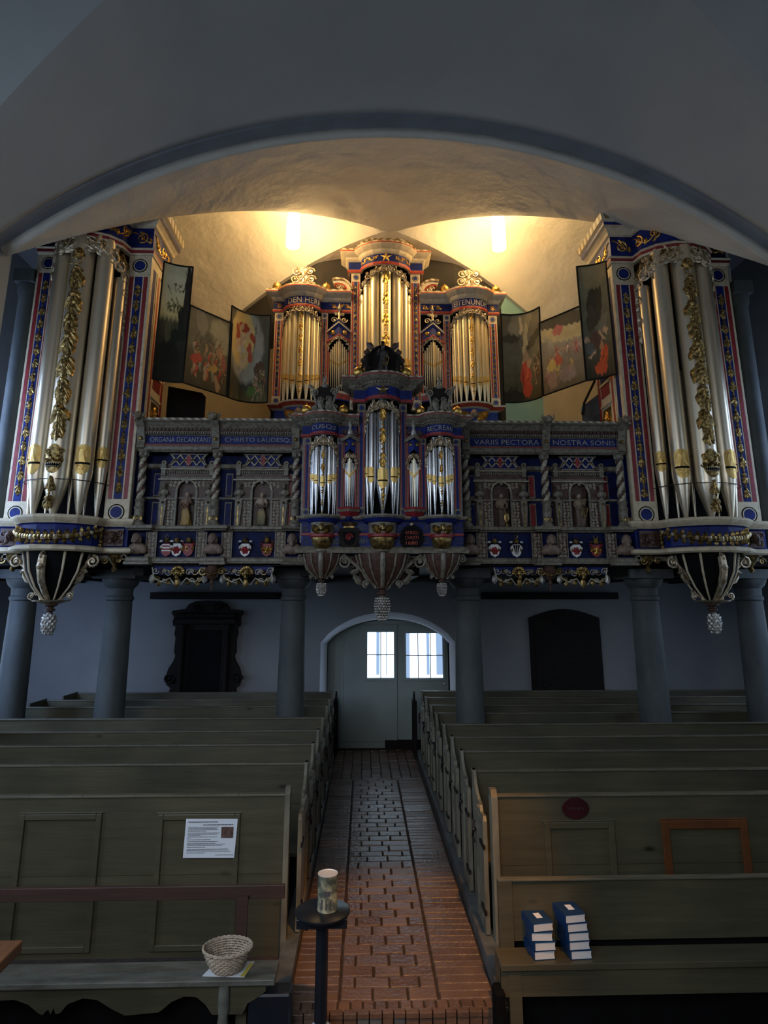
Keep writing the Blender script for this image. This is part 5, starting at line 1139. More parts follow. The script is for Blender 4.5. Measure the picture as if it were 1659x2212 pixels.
# hanging bowls
for (a,b),r,va,vb,vc,pr_ in((T1,.25,1200,1250,1288,.062),(T2,.33,1202,1270,1342,.095),(T3,.25,1200,1250,1288,.062)):
    xc=(a+b)/2; y=Y+.05; zt_=z_b-.03; zl=Zv(vb,7.9); zz=Zv(vc,7.95); big=r>.3
    bo=bowl(co,xc,y,zl,zt_,r,'brown_carved','white_dark',sy=.8,ribs=12)
    mb=MB('silver_gold' if 0 else 'white_dark'); ex=.42 if big else .20
    for sd in(-1,1):
        scrollbracket(mb,xc+sd*.05,y-.03,zt_-.01,zl-.0,ex+.02,.11 if big else .06,sd,'white_dark')
        if big: scrollbracket(mb,xc+sd*.05,y+.05,zt_-.03,zl+.04,ex*.8,.09,sd,'brown_carved')
    mb.tube([(xc,y-r*.8,zt_),(xc,y-r*.88,zt_-(zt_-zl)*.3),(xc,y-r*.7,zt_-(zt_-zl)*.6),(xc,y-r*.3,zl+.02)],[.03,.035,.03,.025],8); mb.ball((xc,y-r*.88,zt_-(zt_-zl)*.3),.035,n=8)
    mb.build('scroll_brackets',co,smooth=True)
    pineapple(co,xc,y,zl+.03,zz,pr_,'silver_leaf',beads=True,neck='brown_carved')
# crests
for u,v in((663,890),(743,888),(907,890),(986,890)): orb(co,xr(u,v),Y-.06,zs2-.005,.068)
for u in(775,876): orb(co,xr(u,812),Y-.1,zcT-.005,.078)
for (a,b) in(T1,T3):
    xc=(a+b)/2; mb=MB('white_dark'); Mf=flat(Y-.12,xc); z=zs2
    for sd in(-1,1):
        spiral(mb,Mf,sd*.12,z+.08,.05,0,1.4,sd,.012,.0); spiral(mb,Mf,sd*.13,z+.30,.055,PI,1.5,-sd,.013,.0); spiral(mb,Mf,sd*.05,z+.2,.04,0,1.4,sd,.01,.01)
        mb.tube([Mf(sd*.17,z+.02,0),Mf(sd*.11,z+.12,0),Mf(sd*.13,z+.22,0),Mf(sd*.17,z+.32,0)],.016,6); leaf(mb,Mf,sd*.03,z+.05,PI/2-sd*.3,.18,.04,.01); leaf(mb,Mf,sd*.15,z+.34,PI/2-sd*.9,.09,.025,.01)
    mb.prism([(xc-.15,z),(xc+.15,z),(xc+.10,z+.12),(xc+.14,z+.3),(xc+.07,z+.38),(xc-.07,z+.38),(xc-.14,z+.3),(xc-.10,z+.12)],Y-.11,Y-.08,'dark_wood')
    mb.lathe([(.035,z+.36),(.05,z+.40),(.02,z+.44),(.032,z+.48),(.01,z+.52),(0,z+.54)],(xc,Y-.1,0),10); mb.build('cresting',co,smooth=True)
# crowning niche with a figure
xc=sum(T2)/2; z=zcT; tz=Zv(742,7.85); H=tz-z
mb=MB('dark_wood'); o=[(xc-.17,z),(xc-.17,z+H*.62)]+arc(xc,z+H*.62,.17,H*.32,PI,0,12)+[(xc+.17,z)]; mb.prism(o,Y-.10,Y-.06); Mf=flat(Y-.12,xc)
mb.tube([Mf(-.17,z,0),Mf(-.17,z+H*.6,0)]+[Mf(p[0]-xc,p[1],0) for p in arc(xc,z+H*.62,.17,H*.32,PI,0,12)]+[Mf(.17,z,0)],.018,6,'dark_wood')
for sd in(-1,1):
    for zz,oo,r in((.10,.28,.07),(.28,.25,.06),(.42,.22,.04)): spiral(mb,Mf,sd*oo,z+zz*H/.55,r,PI/2,1.5,sd,.018,.0,'brown_carved')
    mb.tube([Mf(sd*.34,z+.02,0),Mf(sd*.27,z+H*.3,0),Mf(sd*.24,z+H*.6,0),Mf(sd*.16,z+H*.75,0)],.02,6,'dark_wood'); mb.lathe([(.03,z),(.045,z+.05),(.02,z+.12),(.04,z+.2),(.02,z+.32)],(xc+sd*.21,Y-.15,0),8,'dark_wood')
    leaf(mb,Mf,sd*.12,z+H*.85,PI/2-sd*.8,.14,.04,.01,'brown_carved')
mb.lathe([(.03,tz-.06),(.04,tz-.02),(.02,tz+.01),(.025,tz+.04),(0,tz+.06)],(xc,Y-.11,0),8); mb.build('crowning_niche',co,smooth=True)
# ---------------------------------------------------------------- carved figures
band('fig_gold',[(0,(.10,.06,.04)),(.03,(.32,.20,.05)),(.22,(.34,.22,.07)),(.27,(.14,.07,.04)),(.40,(.20,.13,.09)),(.44,(.40,.29,.22)),(.56,(.42,.31,.23))],.55)
band('fig_brown',[(0,(.07,.045,.03)),(.25,(.12,.08,.05)),(.30,(.22,.15,.10)),(.42,(.22,.15,.09)),(.46,(.36,.27,.20))],.55)
band('fig_green',[(0,(.06,.05,.03)),(.2,(.28,.22,.09)),(.27,(.10,.06,.05)),(.34,(.34,.25,.18)),(.5,(.42,.31,.23))],.55)
band('fig_black',[(0,(.02,.017,.015)),(.3,(.035,.03,.026)),(.5,(.05,.045,.04))],.5)
def figure(loc,h,m,lab,pose=0,prop=None):
    s=h/.53; mb=MB(m); V=lambda x,y,z:(x*s,y*s,z*s)
    # robe
    pr=[(.080,0),(.085,.02),(.070,.12),(.062,.22),(.055,.28),(.050,.32),(.060,.38),(.062,.42),(.045,.445),(.022,.455)]
    n=24; vs=[];fs=[]
    for k,(r,z) in enumerate(pr):
        for j in range(n): a=2*PI*j/n; rr=r*(1+.10*max(0,1-z/.3)*sin(5*a+pose)+.04*sin(9*a)); vs.append(V(rr*cos(a)+(.01*sin(z*12+pose)),rr*.72*sin(a),z))
    for k in range(len(pr)-1):
        for j in range(n): a=k*n+j;b=k*n+(j+1)%n; fs.append((a,b,b+n,a+n))
    fs+=[tuple(range(n-1,-1,-1)),tuple((len(pr)-1)*n+j for j in range(n))]; mb.add(vs,fs)
    mb.tube([V(0,0,.44),V(0,-.004,.48)],.017*s,8); head_(mb,V(.004,-.006,.498),.034*s,beard=(pose==2))
    for sd in(-1,1):
        up=(pose==1 and sd>0) or (pose==3 and sd<0)
        pts=[V(sd*.052,0,.43),V(sd*.082,-.02,.36),V(sd*(.075),-.06,.40 if up else .31),V(sd*(.06 if up else .03),-.085,.44 if up else .29)]
        mb.tube(pts,[.022*s,.019*s,.015*s,.011*s],8); mb.ball(pts[-1],.014*s,n=6)
    mb.tube([V(.05,-.03,.02),V(.06,-.06,.16),V(.03,-.06,.27),V(-.04,-.05,.34)],[.02*s,.022*s,.02*s,.014*s],8)
    for sd in(-1,1): mb.ball(V(sd*.03,-.07,.01),.022*s,.035*s,.014*s,8)
    o=mb.build('carved_figure',smooth='all',remesh=.006*s if s>.9 else .005); o.location=loc; tag(o,lab,'statue')
    if prop: prop(o,s)
    return o
def harp(o,s):
    mb=MB('gilt_dark'); P=[(.06,-.09,.16),(.10,-.09,.30),(.03,-.09,.34),(.0,-.09,.18),(.06,-.09,.16)]; mb.tube([(a*s,b*s,c*s) for a,b,c in P],.007*s,6)
    for i in range(5): mb.tube([((.015+.015*i)*s,-.09*s,(.18)*s),((.03+.014*i)*s,-.09*s,.32*s)],.0015,4)
    h=mb.build('harp'); h.parent=o
def staff(o,s):
    mb=MB('gilt_dark'); mb.tube([(.07*s,-.09*s,.0),(.06*s,-.088*s,.52*s)],.006*s,6); h=mb.build('staff'); h.parent=o
def shield(o,s):
    mb=MB('gilt_dark'); mb.ball((.06*s,-.07*s,.15*s),.05*s,.015*s,.085*s,14); mb.lathe([(.03*s,0),(.04*s,.02*s),(.02*s,.05*s),(.02*s,.07*s)],(.06*s,-.07*s,0),10); h=mb.build('shield',smooth='all'); h.parent=o
xc=sum(T2)/2; figure((xc,Y-.14,zcT),.44,'fig_black','small dark carved figure in the arched niche crowning the choir organ',3,harp)
# ---------------------------------------------------------------- carved gallery fronts
YG=8.8
def gallery(side):
    Lf=side=='left'
    if Lf: x0,x1=-3.235,-.90; ucol=(308,468,640); uni=(397,562); tx=('ORGANA DECANTANT','CHRISTO LAUDESQ;'); coats=((360,'b'),(382,'w'),(407,'c'),(530,'w'),(577,'g')); bust=(300,463,633); figs=((397,'fig_gold','carved figure in gold skirt with one raised arm, first gallery niche from the left',1,None),(562,'fig_green','carved robed figure with crossed arms in the second gallery niche from the left',0,None)); mask=((385,1232),(533,1232)); drop=(460,1240); fr=(328,445,480,592)
    else: x0,x1=1.36,3.82; ucol=(1005,1176,1338); uni=(1087,1258); tx=('VARIIS PECTORA','NOSTRA SONIS'); coats=((1068,'w'),(1115,'v'),(1244,'w'),(1287,'g')); bust=(1013,1187,1347); figs=((1087,'fig_brown','carved warrior figure leaning on an oval shield, third gallery niche from the left',0,shield),(1258,'fig_brown','dark carved figure with a harp in the rightmost gallery niche',1,harp)); mask=((1120,1232),(1257,1232)); drop=(1186,1240); fr=(1066,1172,1206,1312)
    g=thing('gallery_front','carved gallery front %s of the choir organ, with twisted columns, niches and coats of arms'%side,'gallery front',((x0+x1)/2,YG,3.3))
    xg=lambda u,v=1100:X(u,v,YG)
    zT=Zv(910,YG-.1); zF1=Zv(946,YG); zF0=Zv(962,YG); zE=Zv(976,YG); zL=Zv(1140,YG); zb=Zv(1150,YG); zc=Zv(1205,YG); zd=Zv(1218,YG)
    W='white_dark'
    mb=MB(W); mb.box(x0,x1,YG+.22,YG+.26,3.3,zE,'dark_wood'); mb.box(x0,x1,YG+.20,YG+.22,zL,zE,'blue_shaded'); mb.box(x0,x1,YG+.03,YG+.05,zd,zb,'blue_shaded'); mb.build('backing',g)
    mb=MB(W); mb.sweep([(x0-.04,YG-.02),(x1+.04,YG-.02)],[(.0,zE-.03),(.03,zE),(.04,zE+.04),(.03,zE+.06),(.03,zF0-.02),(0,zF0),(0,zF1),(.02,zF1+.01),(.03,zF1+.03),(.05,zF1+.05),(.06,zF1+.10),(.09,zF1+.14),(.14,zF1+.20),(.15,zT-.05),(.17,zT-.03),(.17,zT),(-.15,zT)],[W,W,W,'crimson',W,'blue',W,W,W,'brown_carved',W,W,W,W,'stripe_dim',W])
    mb.box(x0,x1,YG-.02,YG+.24,zE-.03,zE,'dark_wood'); mb.box(x0,x1,YG+.1,YG+.24,zE,zT,'dark_wood')
    dentils(mb,[(x0,YG-.02),(x1,YG-.02)],zF1+.012,zF1+.045,.035,.032,.016,.03,W)
    dentils(mb,[(x0,YG-.02),(x1,YG-.02)],zF1+.06,zF1+.10,.065,.055,.03,.02,'brown_carved')
    e=mb.build('entablature',g)
    xs=[xg(u,955) for u in ucol]; Mf=flat(YG-.02,0)
    for k in(0,1): text('inscription',tx[k],Mf,(xs[k]+xs[k+1])/2+.02,(zF0+zF1)/2,(zF1-zF0)*.66,(xs[k+1]-xs[k])*.82,'letter',e,.003,.0006)
    # brackets, twisted columns, busts
    for k,u in enumerate(ucol):
        x=xg(u,955); mb=MB(W)
        mb.prismx([(YG-.02,zE),(YG-.09,zE+.02),(YG-.07,zF0+.02),(YG-.10,zF1),(YG-.14,zF1+.1),(YG-.24,zT-.02),(YG-.27,zT+.05),(YG-.2,zT+.06),(YG-.02,zT-.03)],x-.055,x+.055)
        for sd in(-1,1): mb.tube([(x+sd*.05,YG-.24,zT),(x+sd*.085,YG-.25,zT+.03),(x+sd*.08,YG-.26,zT+.08)],[.022,.018,.006],6)
        mb.ball((x,YG-.27,zT+.01),.05,.05,.065,8); mb.ball((x,YG-.31,zT-.03),.025,.04,.03,6); mb.ball((x,YG-.10,(zF0+zF1)/2),.03,.02,.03,8,'gilt_dark'); mb.build('horned_bracket',e,bevel=.004)
        xb=xg(u,1050); yc=YG-.05; zbase=zL+.02; zcap=zE-.02; h=zcap-zbase; r=.058
        mb=MB('marbled'); n=16; rows=40; vs=[];fs=[]
        za,zb_=zbase+h*.34,zcap-h*.10
        for i in range(rows+1):
            t=i/rows; z=za+(zb_-za)*t
            for j in range(n): a=2*PI*j/n; rr=r*(.92-.12*t)*(1+.16*sin(2*a-t*22)); vs.append((xb+rr*cos(a),yc+rr*sin(a),z))
        for i in range(rows):
            for j in range(n): a=i*n+j;b=i*n+(j+1)%n; mb.v; fs.append((a,b,b+n,a+n))
        n0=len(mb.v); mb.v+=vs; 
        for i in range(rows):
            for j in range(n):
                f=fs[i*n+j]; mb.f.append(tuple(q+n0 for q in f)); ph=(2*(2*PI*j/n)-i/rows*22)%(2*PI); mb.fm.append('cream' if ph<PI*1.1 else 'brown_carved')
        sh_=mb.build('twisted_column',g,smooth=True)
        mb=MB(W); mb.lathe([(r*1.5,zbase-.02),(r*1.5,zbase+.02),(r*1.1,zbase+.05),(r*1.05,zbase+.06),(r*1.12,zbase+h*.18),(r*1.0,zbase+h*.30),(r*1.25,zbase+h*.32),(r*.95,zbase+h*.35)],(xb,yc,0),16)
        Mc=cyl(xb,yc,r*1.08); 
        for aa in(-.9,0,.9): spiral(mb,cyl(xb,yc,r*1.08,aa),0,zbase+h*.22,.03,0,1.3,1,.007,.004); leaf(mb,cyl(xb,yc,r*1.08,aa),0,zbase+h*.06,PI/2,.07,.02,.006,'gilt_dark')
        mb.build('column_base',sh_,smooth=True); mb=MB(W)
        mb.lathe([(r*.75,zb_),(r*1.0,zb_+.01),(r*.8,zb_+.03),(r*1.1,zb_+h*.07),(r*1.5,zcap)],(xb,yc,0),12)
        for aa in range(8): leaf(mb,cyl(xb,yc,r*.85,aa*PI/4),0,zb_+.03,PI/2,h*.09,.022,.012,'white_dark')
        mb.build('capital',sh_,smooth=True)
        # bust
        xb=xg(bust[k],1175); mb=MB('flesh'); zc_=(zb+zc)/2; hd=.072; head_(mb,(0,-.12,.07),hd,beard=(k==2)); mb.ball((0,-.05,-.06),.13,.07,.085,12); mb.tube([(0,-.06,-.02),(0,-.10,.03)],.04,8)
        for sd in(-1,1): mb.ball((sd*.09,-.06,-.09),.055,.05,.05,8)
        o=mb.build('carved_bust',g,smooth='all',remesh=.009); o.location=Vector(o.location)+Vector((xb,YG,zc_)); 
    # ledge and lower mouldings with breaks under the columns
    pts=[(x0-.05,YG)]
    for u in ucol:
        x=xg(u,1140); pts+= [(x-.15,YG),(x-.13,YG-.10),(x+.13,YG-.10),(x+.15,YG)]
    pts=[p for p in pts if x0-.06<=p[0]<=x1+.05]+[(x1+.05,YG)]
    mb=MB(W); mb.sweep(pts,[(-.0,zb),(.02,zb+.005),(.03,zb+.02),(.06,zb+.035),(.06,zL),(.05,zL+.015),(-.25,zL+.015)],['blue',W,W,W,W,W]); mb.build('ledge',g)
    mb=MB(W); mb.sweep(pts,[(-.05,zd-.03),(.05,zd-.02),(.05,zd+.01),(.03,zd+.03),(.03,zc-.02),(.01,zc),(-.05,zc)],[W,W,W,W,W,W]); mb.box(x0,x1,YG-.05,YG+.2,zd-.03,zd-.0,'dark_wood'); mb.build('lower_moulding',g)
    # fret panels between coats
    for u in bust:
        for du in(-1,1):
            mb=MB(W); a=xg(u+du*19,1175); b=xg(u+du*36,1175); a,b=min(a,b),max(a,b)
            if a>x0-.02 and b<x1+.02: mb.box(a-.01,b+.01,YG-.012,YG+.03,zc,zb,'brown_carved'); fret(mb,flat(YG-.012,0),a,b,zc+.01,zb-.01,.05,'cream',.006,u+du); mb.box(a-.02,a-.008,YG-.025,YG,zc,zb); mb.box(b+.008,b+.02,YG-.025,YG,zc,zb); mb.build('fret_panel',g,smooth=True)
    # coats of arms
    cm={'b':('crimson','heraldic_white'),'w':('heraldic_white','crimson'),'c':('crimson','gilt_dark'),'g':('crimson','gold'),'v':('heraldic_white','black')}
    for u,t in coats:
        x=xg(u,1180); z=zc+.13; c1,c2=cm[t]; wd=.10; mb=MB(c1); yy=YG+.02
        S=[(x-wd*.72,z+.06),(x+wd*.72,z+.06),(x+wd*.8,z-.02),(x+wd*.5,z-.09),(x,z-.12),(x-wd*.5,z-.09),(x-wd*.8,z-.02)]; mb.prism(S,yy,yy-.035,c1); M=flat(yy-.035,x)
        if t=='b':
            for dz in(-.04,.0,.04): mb.box(x-wd*.6,x+wd*.6,yy-.042,yy-.03,z+dz-.008,z+dz+.008,c2)
        elif t=='v':
            for dx in(-.035,0,.035): mb.add([M(dx-.015,z+.05,.006),M(dx+.015,z+.05,.006),M(dx*.3,z-.09,.006)],[(0,1,2)],c2)
        elif t=='c': mb.tube([M(.03*cos(a),z-.01+.035*sin(a),.004) for a in [.8+i*.36 for i in range(13)]],[.004,.007,.009,.011,.012,.012,.012,.012,.012,.011,.009,.007,.004],5,c2)
        else:
            for a in(0,1.3,2.2,3.1,4.3,5.3): leaf(mb,M,0,z-.03,a,.06,.022,.006,c2)
        mb.lathe([(.0,z+.07),(.035,z+.075),(.045,z+.10),(.03,z+.135),(0,z+.14)],(x,yy-.03,0),10,c2 if t in 'gc' else 'gilt_dark')
        for sd in(-1,1):
            for k in range(4): leaf(mb,M,sd*wd*.5,z+.09-.03*k,(0.3-.35*k) if sd>0 else PI-.3+.35*k,.052,.013,.01,('heraldic_white','black','heraldic_white','gilt_dark')[k] if t in 'bwv' else ('gilt_dark','crimson','gilt_dark','gold')[k],cv=-sd*.9)
        if t=='g':
            for sd in(-1,1): mb.tube([M(sd*.01,z+.14,0),M(sd*.035,z+.17,0),M(sd*.02,z+.20,0)],[.009,.007,.003],5,'gilt_dark')
        elif t=='v': mb.tube([M(.022*cos(a),z+.175+.032*sin(a),0) for a in [2*PI*i/14 for i in range(15)]],.005,5,'gilt_dark')
        else:
            for dx in(-.02,0,.02): blob(mb,M,dx,z+.16+(.02 if dx==0 else 0),.009,0,'silver_leaf' if t=='b' else 'brown_carved')
        mb.build('coat_of_arms',g)
    # aedicules with figure niches
    for k,u in enumerate(uni):
        x=xg(u,1080); mb=MB(W); yy=YG+.12; za=zL+.015; z2=Zv(1080,YG+.1); z3=Zv(1040,YG+.1); z4=Zv(1018,YG+.1); z5=Zv(1008,YG+.1); z6=Zv(986,YG+.1); hw=.38
        wn=.125; top=Zv(1060,YG+.1)
        # wall with arched opening
        holes=[(x-wn,za)]+[(x-wn,top-.0)]+arc(x,top,wn,wn*1.0,PI,0,12)+[(x+wn,za)]
        wallhole(mb,x-hw,x+hw,za,z3,holes,yy,yy+.05,'brown_carved')
        mb.tube([(p[0],yy-.012,p[1]) for p in arc(x,top,wn+.015,wn+.015,PI,0,14)],.014,6,'cream')
        for sd in(-1,1): mb.box(x+sd*(wn+.005),x+sd*(wn+.035),yy-.02,yy,za,top); mb.box(x+sd*(wn),x+sd*(hw+.02),yy-.035,yy,z2-.01,z2+.012)
        mb.box(x-hw-.02,x+hw+.02,yy-.03,yy+.02,z3,z3+.025); mb.box(x-hw-.03,x+hw+.03,yy-.045,yy-.028,z3+.002,z3+.018,'cream'); mb.box(x-hw,x+hw,yy-.058,yy-.045,z4+.004,z4+.016,'cream'); mb.sweep([(x-hw,yy),(x+hw,yy)],[(0,z3+.025),(.01,z3+.05),(.01,z4-.03),(.05,z4),(.05,z4+.02),(.03,z4+.03),(-.02,z4+.03)],[W,'brown_carved',W,W,'crimson','crimson'])
        dentils(mb,[(x-hw+.02,yy),(x+hw-.02,yy)],z4-.05,z4-.02,.015,.03,.015,.02,W); mb.box(x-.02,x+.02,yy-.04,yy,z3-.05,z3)
        fret(mb,flat(yy,0),x-.26,x-wn*.72,top+.04,z3-.01,.05,'cream',.0075,k+5); fret(mb,flat(yy,0),x+wn*.72,x+.26,top+.04,z3-.01,.05,'cream',.0075,k+6); fret(mb,flat(yy,0),x-.26,x-wn-.03,za+.01,z2-.02,.045,'cream',.0075,k+7); fret(mb,flat(yy,0),x+wn+.03,x+.26,za+.01,z2-.02,.045,'cream',.0075,k+8)
        a_=mb.build('figure_niche',g,smooth=True)
        mb=MB('black'); mb.box(x-wn,x+wn,YG+.185,YG+.195,za,top+wn,'brown_carved'); mb.build('niche_back',a_)
        for sd in(-1,1):
            mb=MB(W); xx=x+sd*.32; mb.box(xx-.045,xx+.045,yy-.04,yy,z2-.09,z2-.01); mb.add([(xx-.025,yy-.045,za),(xx+.025,yy-.045,za),(xx+.05,yy-.045,z2-.09),(xx-.05,yy-.045,z2-.09),(xx-.025,yy,za),(xx+.025,yy,za),(xx+.05,yy,z2-.09),(xx-.05,yy,z2-.09)],[(0,1,2,3),(0,4,7,3),(1,2,6,5)]); mb.ball((xx,yy-.05,z2-.05),.02,n=8,m='gilt_dark')
            mb.box(xx-.008,xx+.008,yy-.052,yy-.045,za+.02,z2-.11,'gilt_dark')
            mb.build('tapered_pilaster',a_)
        for sd in(-1,1):
            xx=x+sd*.32; mb=MB(W); head_(mb,(0,-.03,.12),.035); mb.ball((0,0,.05),.055,.035,.06,10); mb.ball((0,0,-.02),.04,.03,.05,8); mb.ball((0,-.01,.165),.05,.035,.02,8); mb.tube([(0,-.01,.07),(0,-.02,.1)],.02,6)
            for s2 in(-1,1): mb.tube([(s2*.05,0,.07),(s2*.062,-.02,.02),(s2*.03,-.045,.0)],[.018,.014,.01],6)
            o=mb.build('herm_bust',a_,smooth='all',remesh=.007); o.location=Vector((xx,yy-.02,z2+.05))
        mb=MB(W); h6=z6-z5; hx_=.24
        mb.box(x-hx_*1.15,x+hx_*1.15,yy-.04,yy+.02,z6,z6+.03); mb.box(x-hx_,x+hx_,yy+.0,yy+.02,z4+.03,z6,'blue'); mb.box(x-hx_,x+hx_,yy-.02,yy,z4+.03,z4+.055)
        for i in range(4):
            xa=x-hx_+hx_*2*i/4; xb_=xa+hx_/2; 
            for (p,q) in(((xa,z5+.0),(xb_,z6)),((xa,z6),(xb_,z5))): mb.tube([(p[0],yy-.02,p[1]),(q[0],yy-.02,q[1])],.012,5,'cream')
            mb.ball(((xa+xb_)/2,yy-.03,(z5+z6)/2),.018,n=6,m='gilt_dark')
        mb.prism([(x-.03,z5),(x+.03,z5),(x+.03,z6),(x-.03,z6)],yy-.03,yy,'crimson')
        for sd in(-1,1): 
            mb.tube([(x+sd*(hx_+.01),yy-.02,z6),(x+sd*(hx_-.03),yy-.02,(z5+z6)/2+.02),(x+sd*(hx_+.02),yy-.02,z5)],.013,5); xx=x+sd*(hx_+.10); mb.prism([(xx+.035*cos(2*PI*i/14),z5+.03+.035*sin(2*PI*i/14)) for i in range(14)],yy-.05,yy); mb.box(xx-.03,xx+.03,yy-.05,yy,z4-.08,z5); mb.ball((xx,yy-.055,z5+.03),.015,n=6,m='gilt_dark')
        mb.build('strapwork_crest',a_)
    for (u,m,lab,pose,prop) in figs: figure((xg(u,1100),YG+.12,zL+.02),.49,m,lab,pose,prop)
    # openings between: dark blue panels with white frames behind columns
    mb=MB(W)
    for u in ucol:
        x=xg(u,1080)
        for (dx,m) in((-.13,'crimson'),(.13,'blue')):
            xx=x+dx
            if xx-.06>x0 and xx+.06<x1: mb.box(xx-.05,xx+.05,YG+.17,YG+.2,zL+.03,zL+.38,W); mb.box(xx-.035,xx+.035,YG+.165,YG+.175,zL+.05,zL+.36,m); mb.box(xx-.05,xx+.05,YG+.17,YG+.2,zL+.46,zL+.8,W); mb.box(xx-.035,xx+.035,YG+.165,YG+.175,zL+.48,zL+.78,m)
    mb.sweep([(x0,YG+.2),(x1,YG+.2)],[(0,zL+.41),(.04,zL+.42),(.04,zL+.45),(0,zL+.46)]); mb.sweep([(x0,YG+.2),(x1,YG+.2)],[(0,zL+.86),(.05,zL+.88),(.06,zL+.93),(0,zL+.95)]); mb.build('back_panels',g)
    # hanging fretwork below
    for k in(0,1):
        a,b=xg(fr[2*k],1230),xg(fr[2*k+1],1230); c=(a+b)/2; z1=zd-.03; mb=MB('cream'); M=flat(YG+.0,c); hw=(b-a)/2
        mb.box(a+.02,b-.02,YG+.02,YG+.04,z1-.12,z1,'blue')
        for sd in(-1,1):
            mb.tube([M(sd*hw*.98,z1-.02,.01),M(sd*hw*.9,z1-.16,.01),M(sd*hw*.6,z1-.22,.01),M(sd*hw*.3,z1-.17,.01),M(sd*.04,z1-.26,.01)],[.009,.012,.013,.012,.009],6,'cream')
            for (f,dz,r,d) in((.85,-.07,.05,1),(.6,-.08,.05,-1),(.38,-.09,.05,1),(.78,-.18,.035,-1),(.5,-.2,.035,1)): spiral(mb,M,sd*hw*f,z1+dz,r,0,1.3,d*sd,.008,.01,'cream' if d>0 else 'gilt_dark')
            leaf(mb,M,sd*hw*.97,z1-.12,-PI/2,.13,.035,.01,'silver_leaf'); leaf(mb,M,sd*hw*.65,z1-.2,-PI/2+sd*.4,.09,.03,.01,'gilt_dark'); leaf(mb,M,sd*hw*.4,z1-.2,-PI/2-sd*.3,.07,.03,.01,'gilt_dark')
            mb.prism([(c+sd*hw*.5+.03*cos(2*PI*i/10),z1-.07+.03*sin(2*PI*i/10)) for i in range(10)],YG-.03,YG+.02,'white_dark')
        hf=mb.build('hanging_fretwork',g,smooth=True)
        mx_=xg(mask[k][0],1232); mb=MB('gilt_dark'); head_(mb,(mx_,YG-.03,z1-.10),.06,beard=True)
        for i in range(9): a_=PI*(i/8)-PI*0; leaf(mb,flat(YG-.02,mx_),.05*cos(a_),z1-.10+.05*sin(a_),a_,.06,.02,.01,'gilt_dark')
        leaf(mb,flat(YG-.02,mx_),0,z1-.17,-PI/2,.14,.035,.02,'gilt_dark'); mb.build('gilt_mask',hf,smooth='all')
    x=xg(drop[0],1235); z1=zd-.03; mb=MB('gilt_dark'); mb.lathe([(.01,z1-.34),(.015,z1-.26),(.03,z1-.24),(.02,z1-.2),(.07,z1-.15),(.10,z1-.07),(.07,z1),(.02,z1)],(x,YG-.03,0),14,'brown_carved')
    for sd in(-1,1): spiral(mb,flat(YG-.05,x),sd*.13,z1-.08,.055,0,1.4,sd,.012,.01)
    mb.tube([(x-.09,YG-.10,z1-.10),(x,YG-.13,z1-.13),(x+.09,YG-.10,z1-.10)],.01,6); mb.build('drop_finial',g,smooth=True)
gallery('left'); gallery('right')
# ---------------------------------------------------------------- painted folding shutters
def painter(base,spots):
    def f(s,t):
        s,t=s+.013*sin(38*t+9*s)+.007*sin(97*s+31*t),t+.009*sin(44*s+5)+.006*sin(83*t+60*s)
        c=list(base(s,t) if callable(base) else base)
        for (cx,cy,rx,ry,an,col,al) in spots:
            dx,dy=s-cx,t-cy; ca,sa=cos(an),sin(an); a=(dx*ca+dy*sa)/rx; b=(-dx*sa+dy*ca)/ry; d=a*a+b*b
            if d<1.2:
                k=al*max(0,min(1,(1.15-d)/.3)); c=[c[i]*(1-k)+col[i]*k for i in range(3)]
        return c
    return f
def shutter(root,top,bot,bow,fn,label):
    # top/bot: (left point, right point) world; bow: outward sag of the panel in plan
    n,mz=84,130; L0,R0=Vector(bot[0]),Vector(bot[1]); L1,R1=Vector(top[0]),Vector(top[1]); nrm=Vector((R0.y-L0.y,-(R0.x-L0.x),0)).normalized()
    def S(s,t,o=0): return (L0.lerp(R0,s)).lerp(L1.lerp(R1,s),t)+nrm*(bow*4*s*(1-s)+o)
    mb=MB('painted'); cols=[]
    for i in range(n+1):
        for j in range(mz+1): mb.v.append(tuple(S(i/n,j/mz))); cols.append(fn(i/n,j/mz))
    for i in range(n):
        for j in range(mz): a=i*(mz+1)+j; mb.f.append((a,a+mz+1,a+mz+2,a+1)); mb.fm.append('painted')
    o=mb.build('painted_panel',root,smooth='all',solid=.015); ca=o.data.color_attributes.new('paint','FLOAT_COLOR','POINT')
    for i,c in enumerate(cols): ca.data[i].color=(min(1,c[0]*1.5),min(1,c[1]*1.42),min(1,c[2]*1.3),1)
    o['label']=label
    mb=MB('dark_wood'); k=16
    for t in(0,1): mb.tube([S(i/k,t,.004) for i in range(k+1)],.014,6)
    for s in(0,1): mb.tube([S(s,i/k,.004) for i in range(k+1)],.014,6)
    mb.build('panel_frame',o)
def blendv(stops):
    def f(s,t):
        for (a,c),(b,d) in zip(stops,stops[1:]):
            if t<=b: k=(t-a)/(b-a); k=max(0,min(1,k)); return [c[i]*(1-k)+d[i]*k for i in range(3)]
        return stops[-1][1]
    return f
rq=random.Random(4)
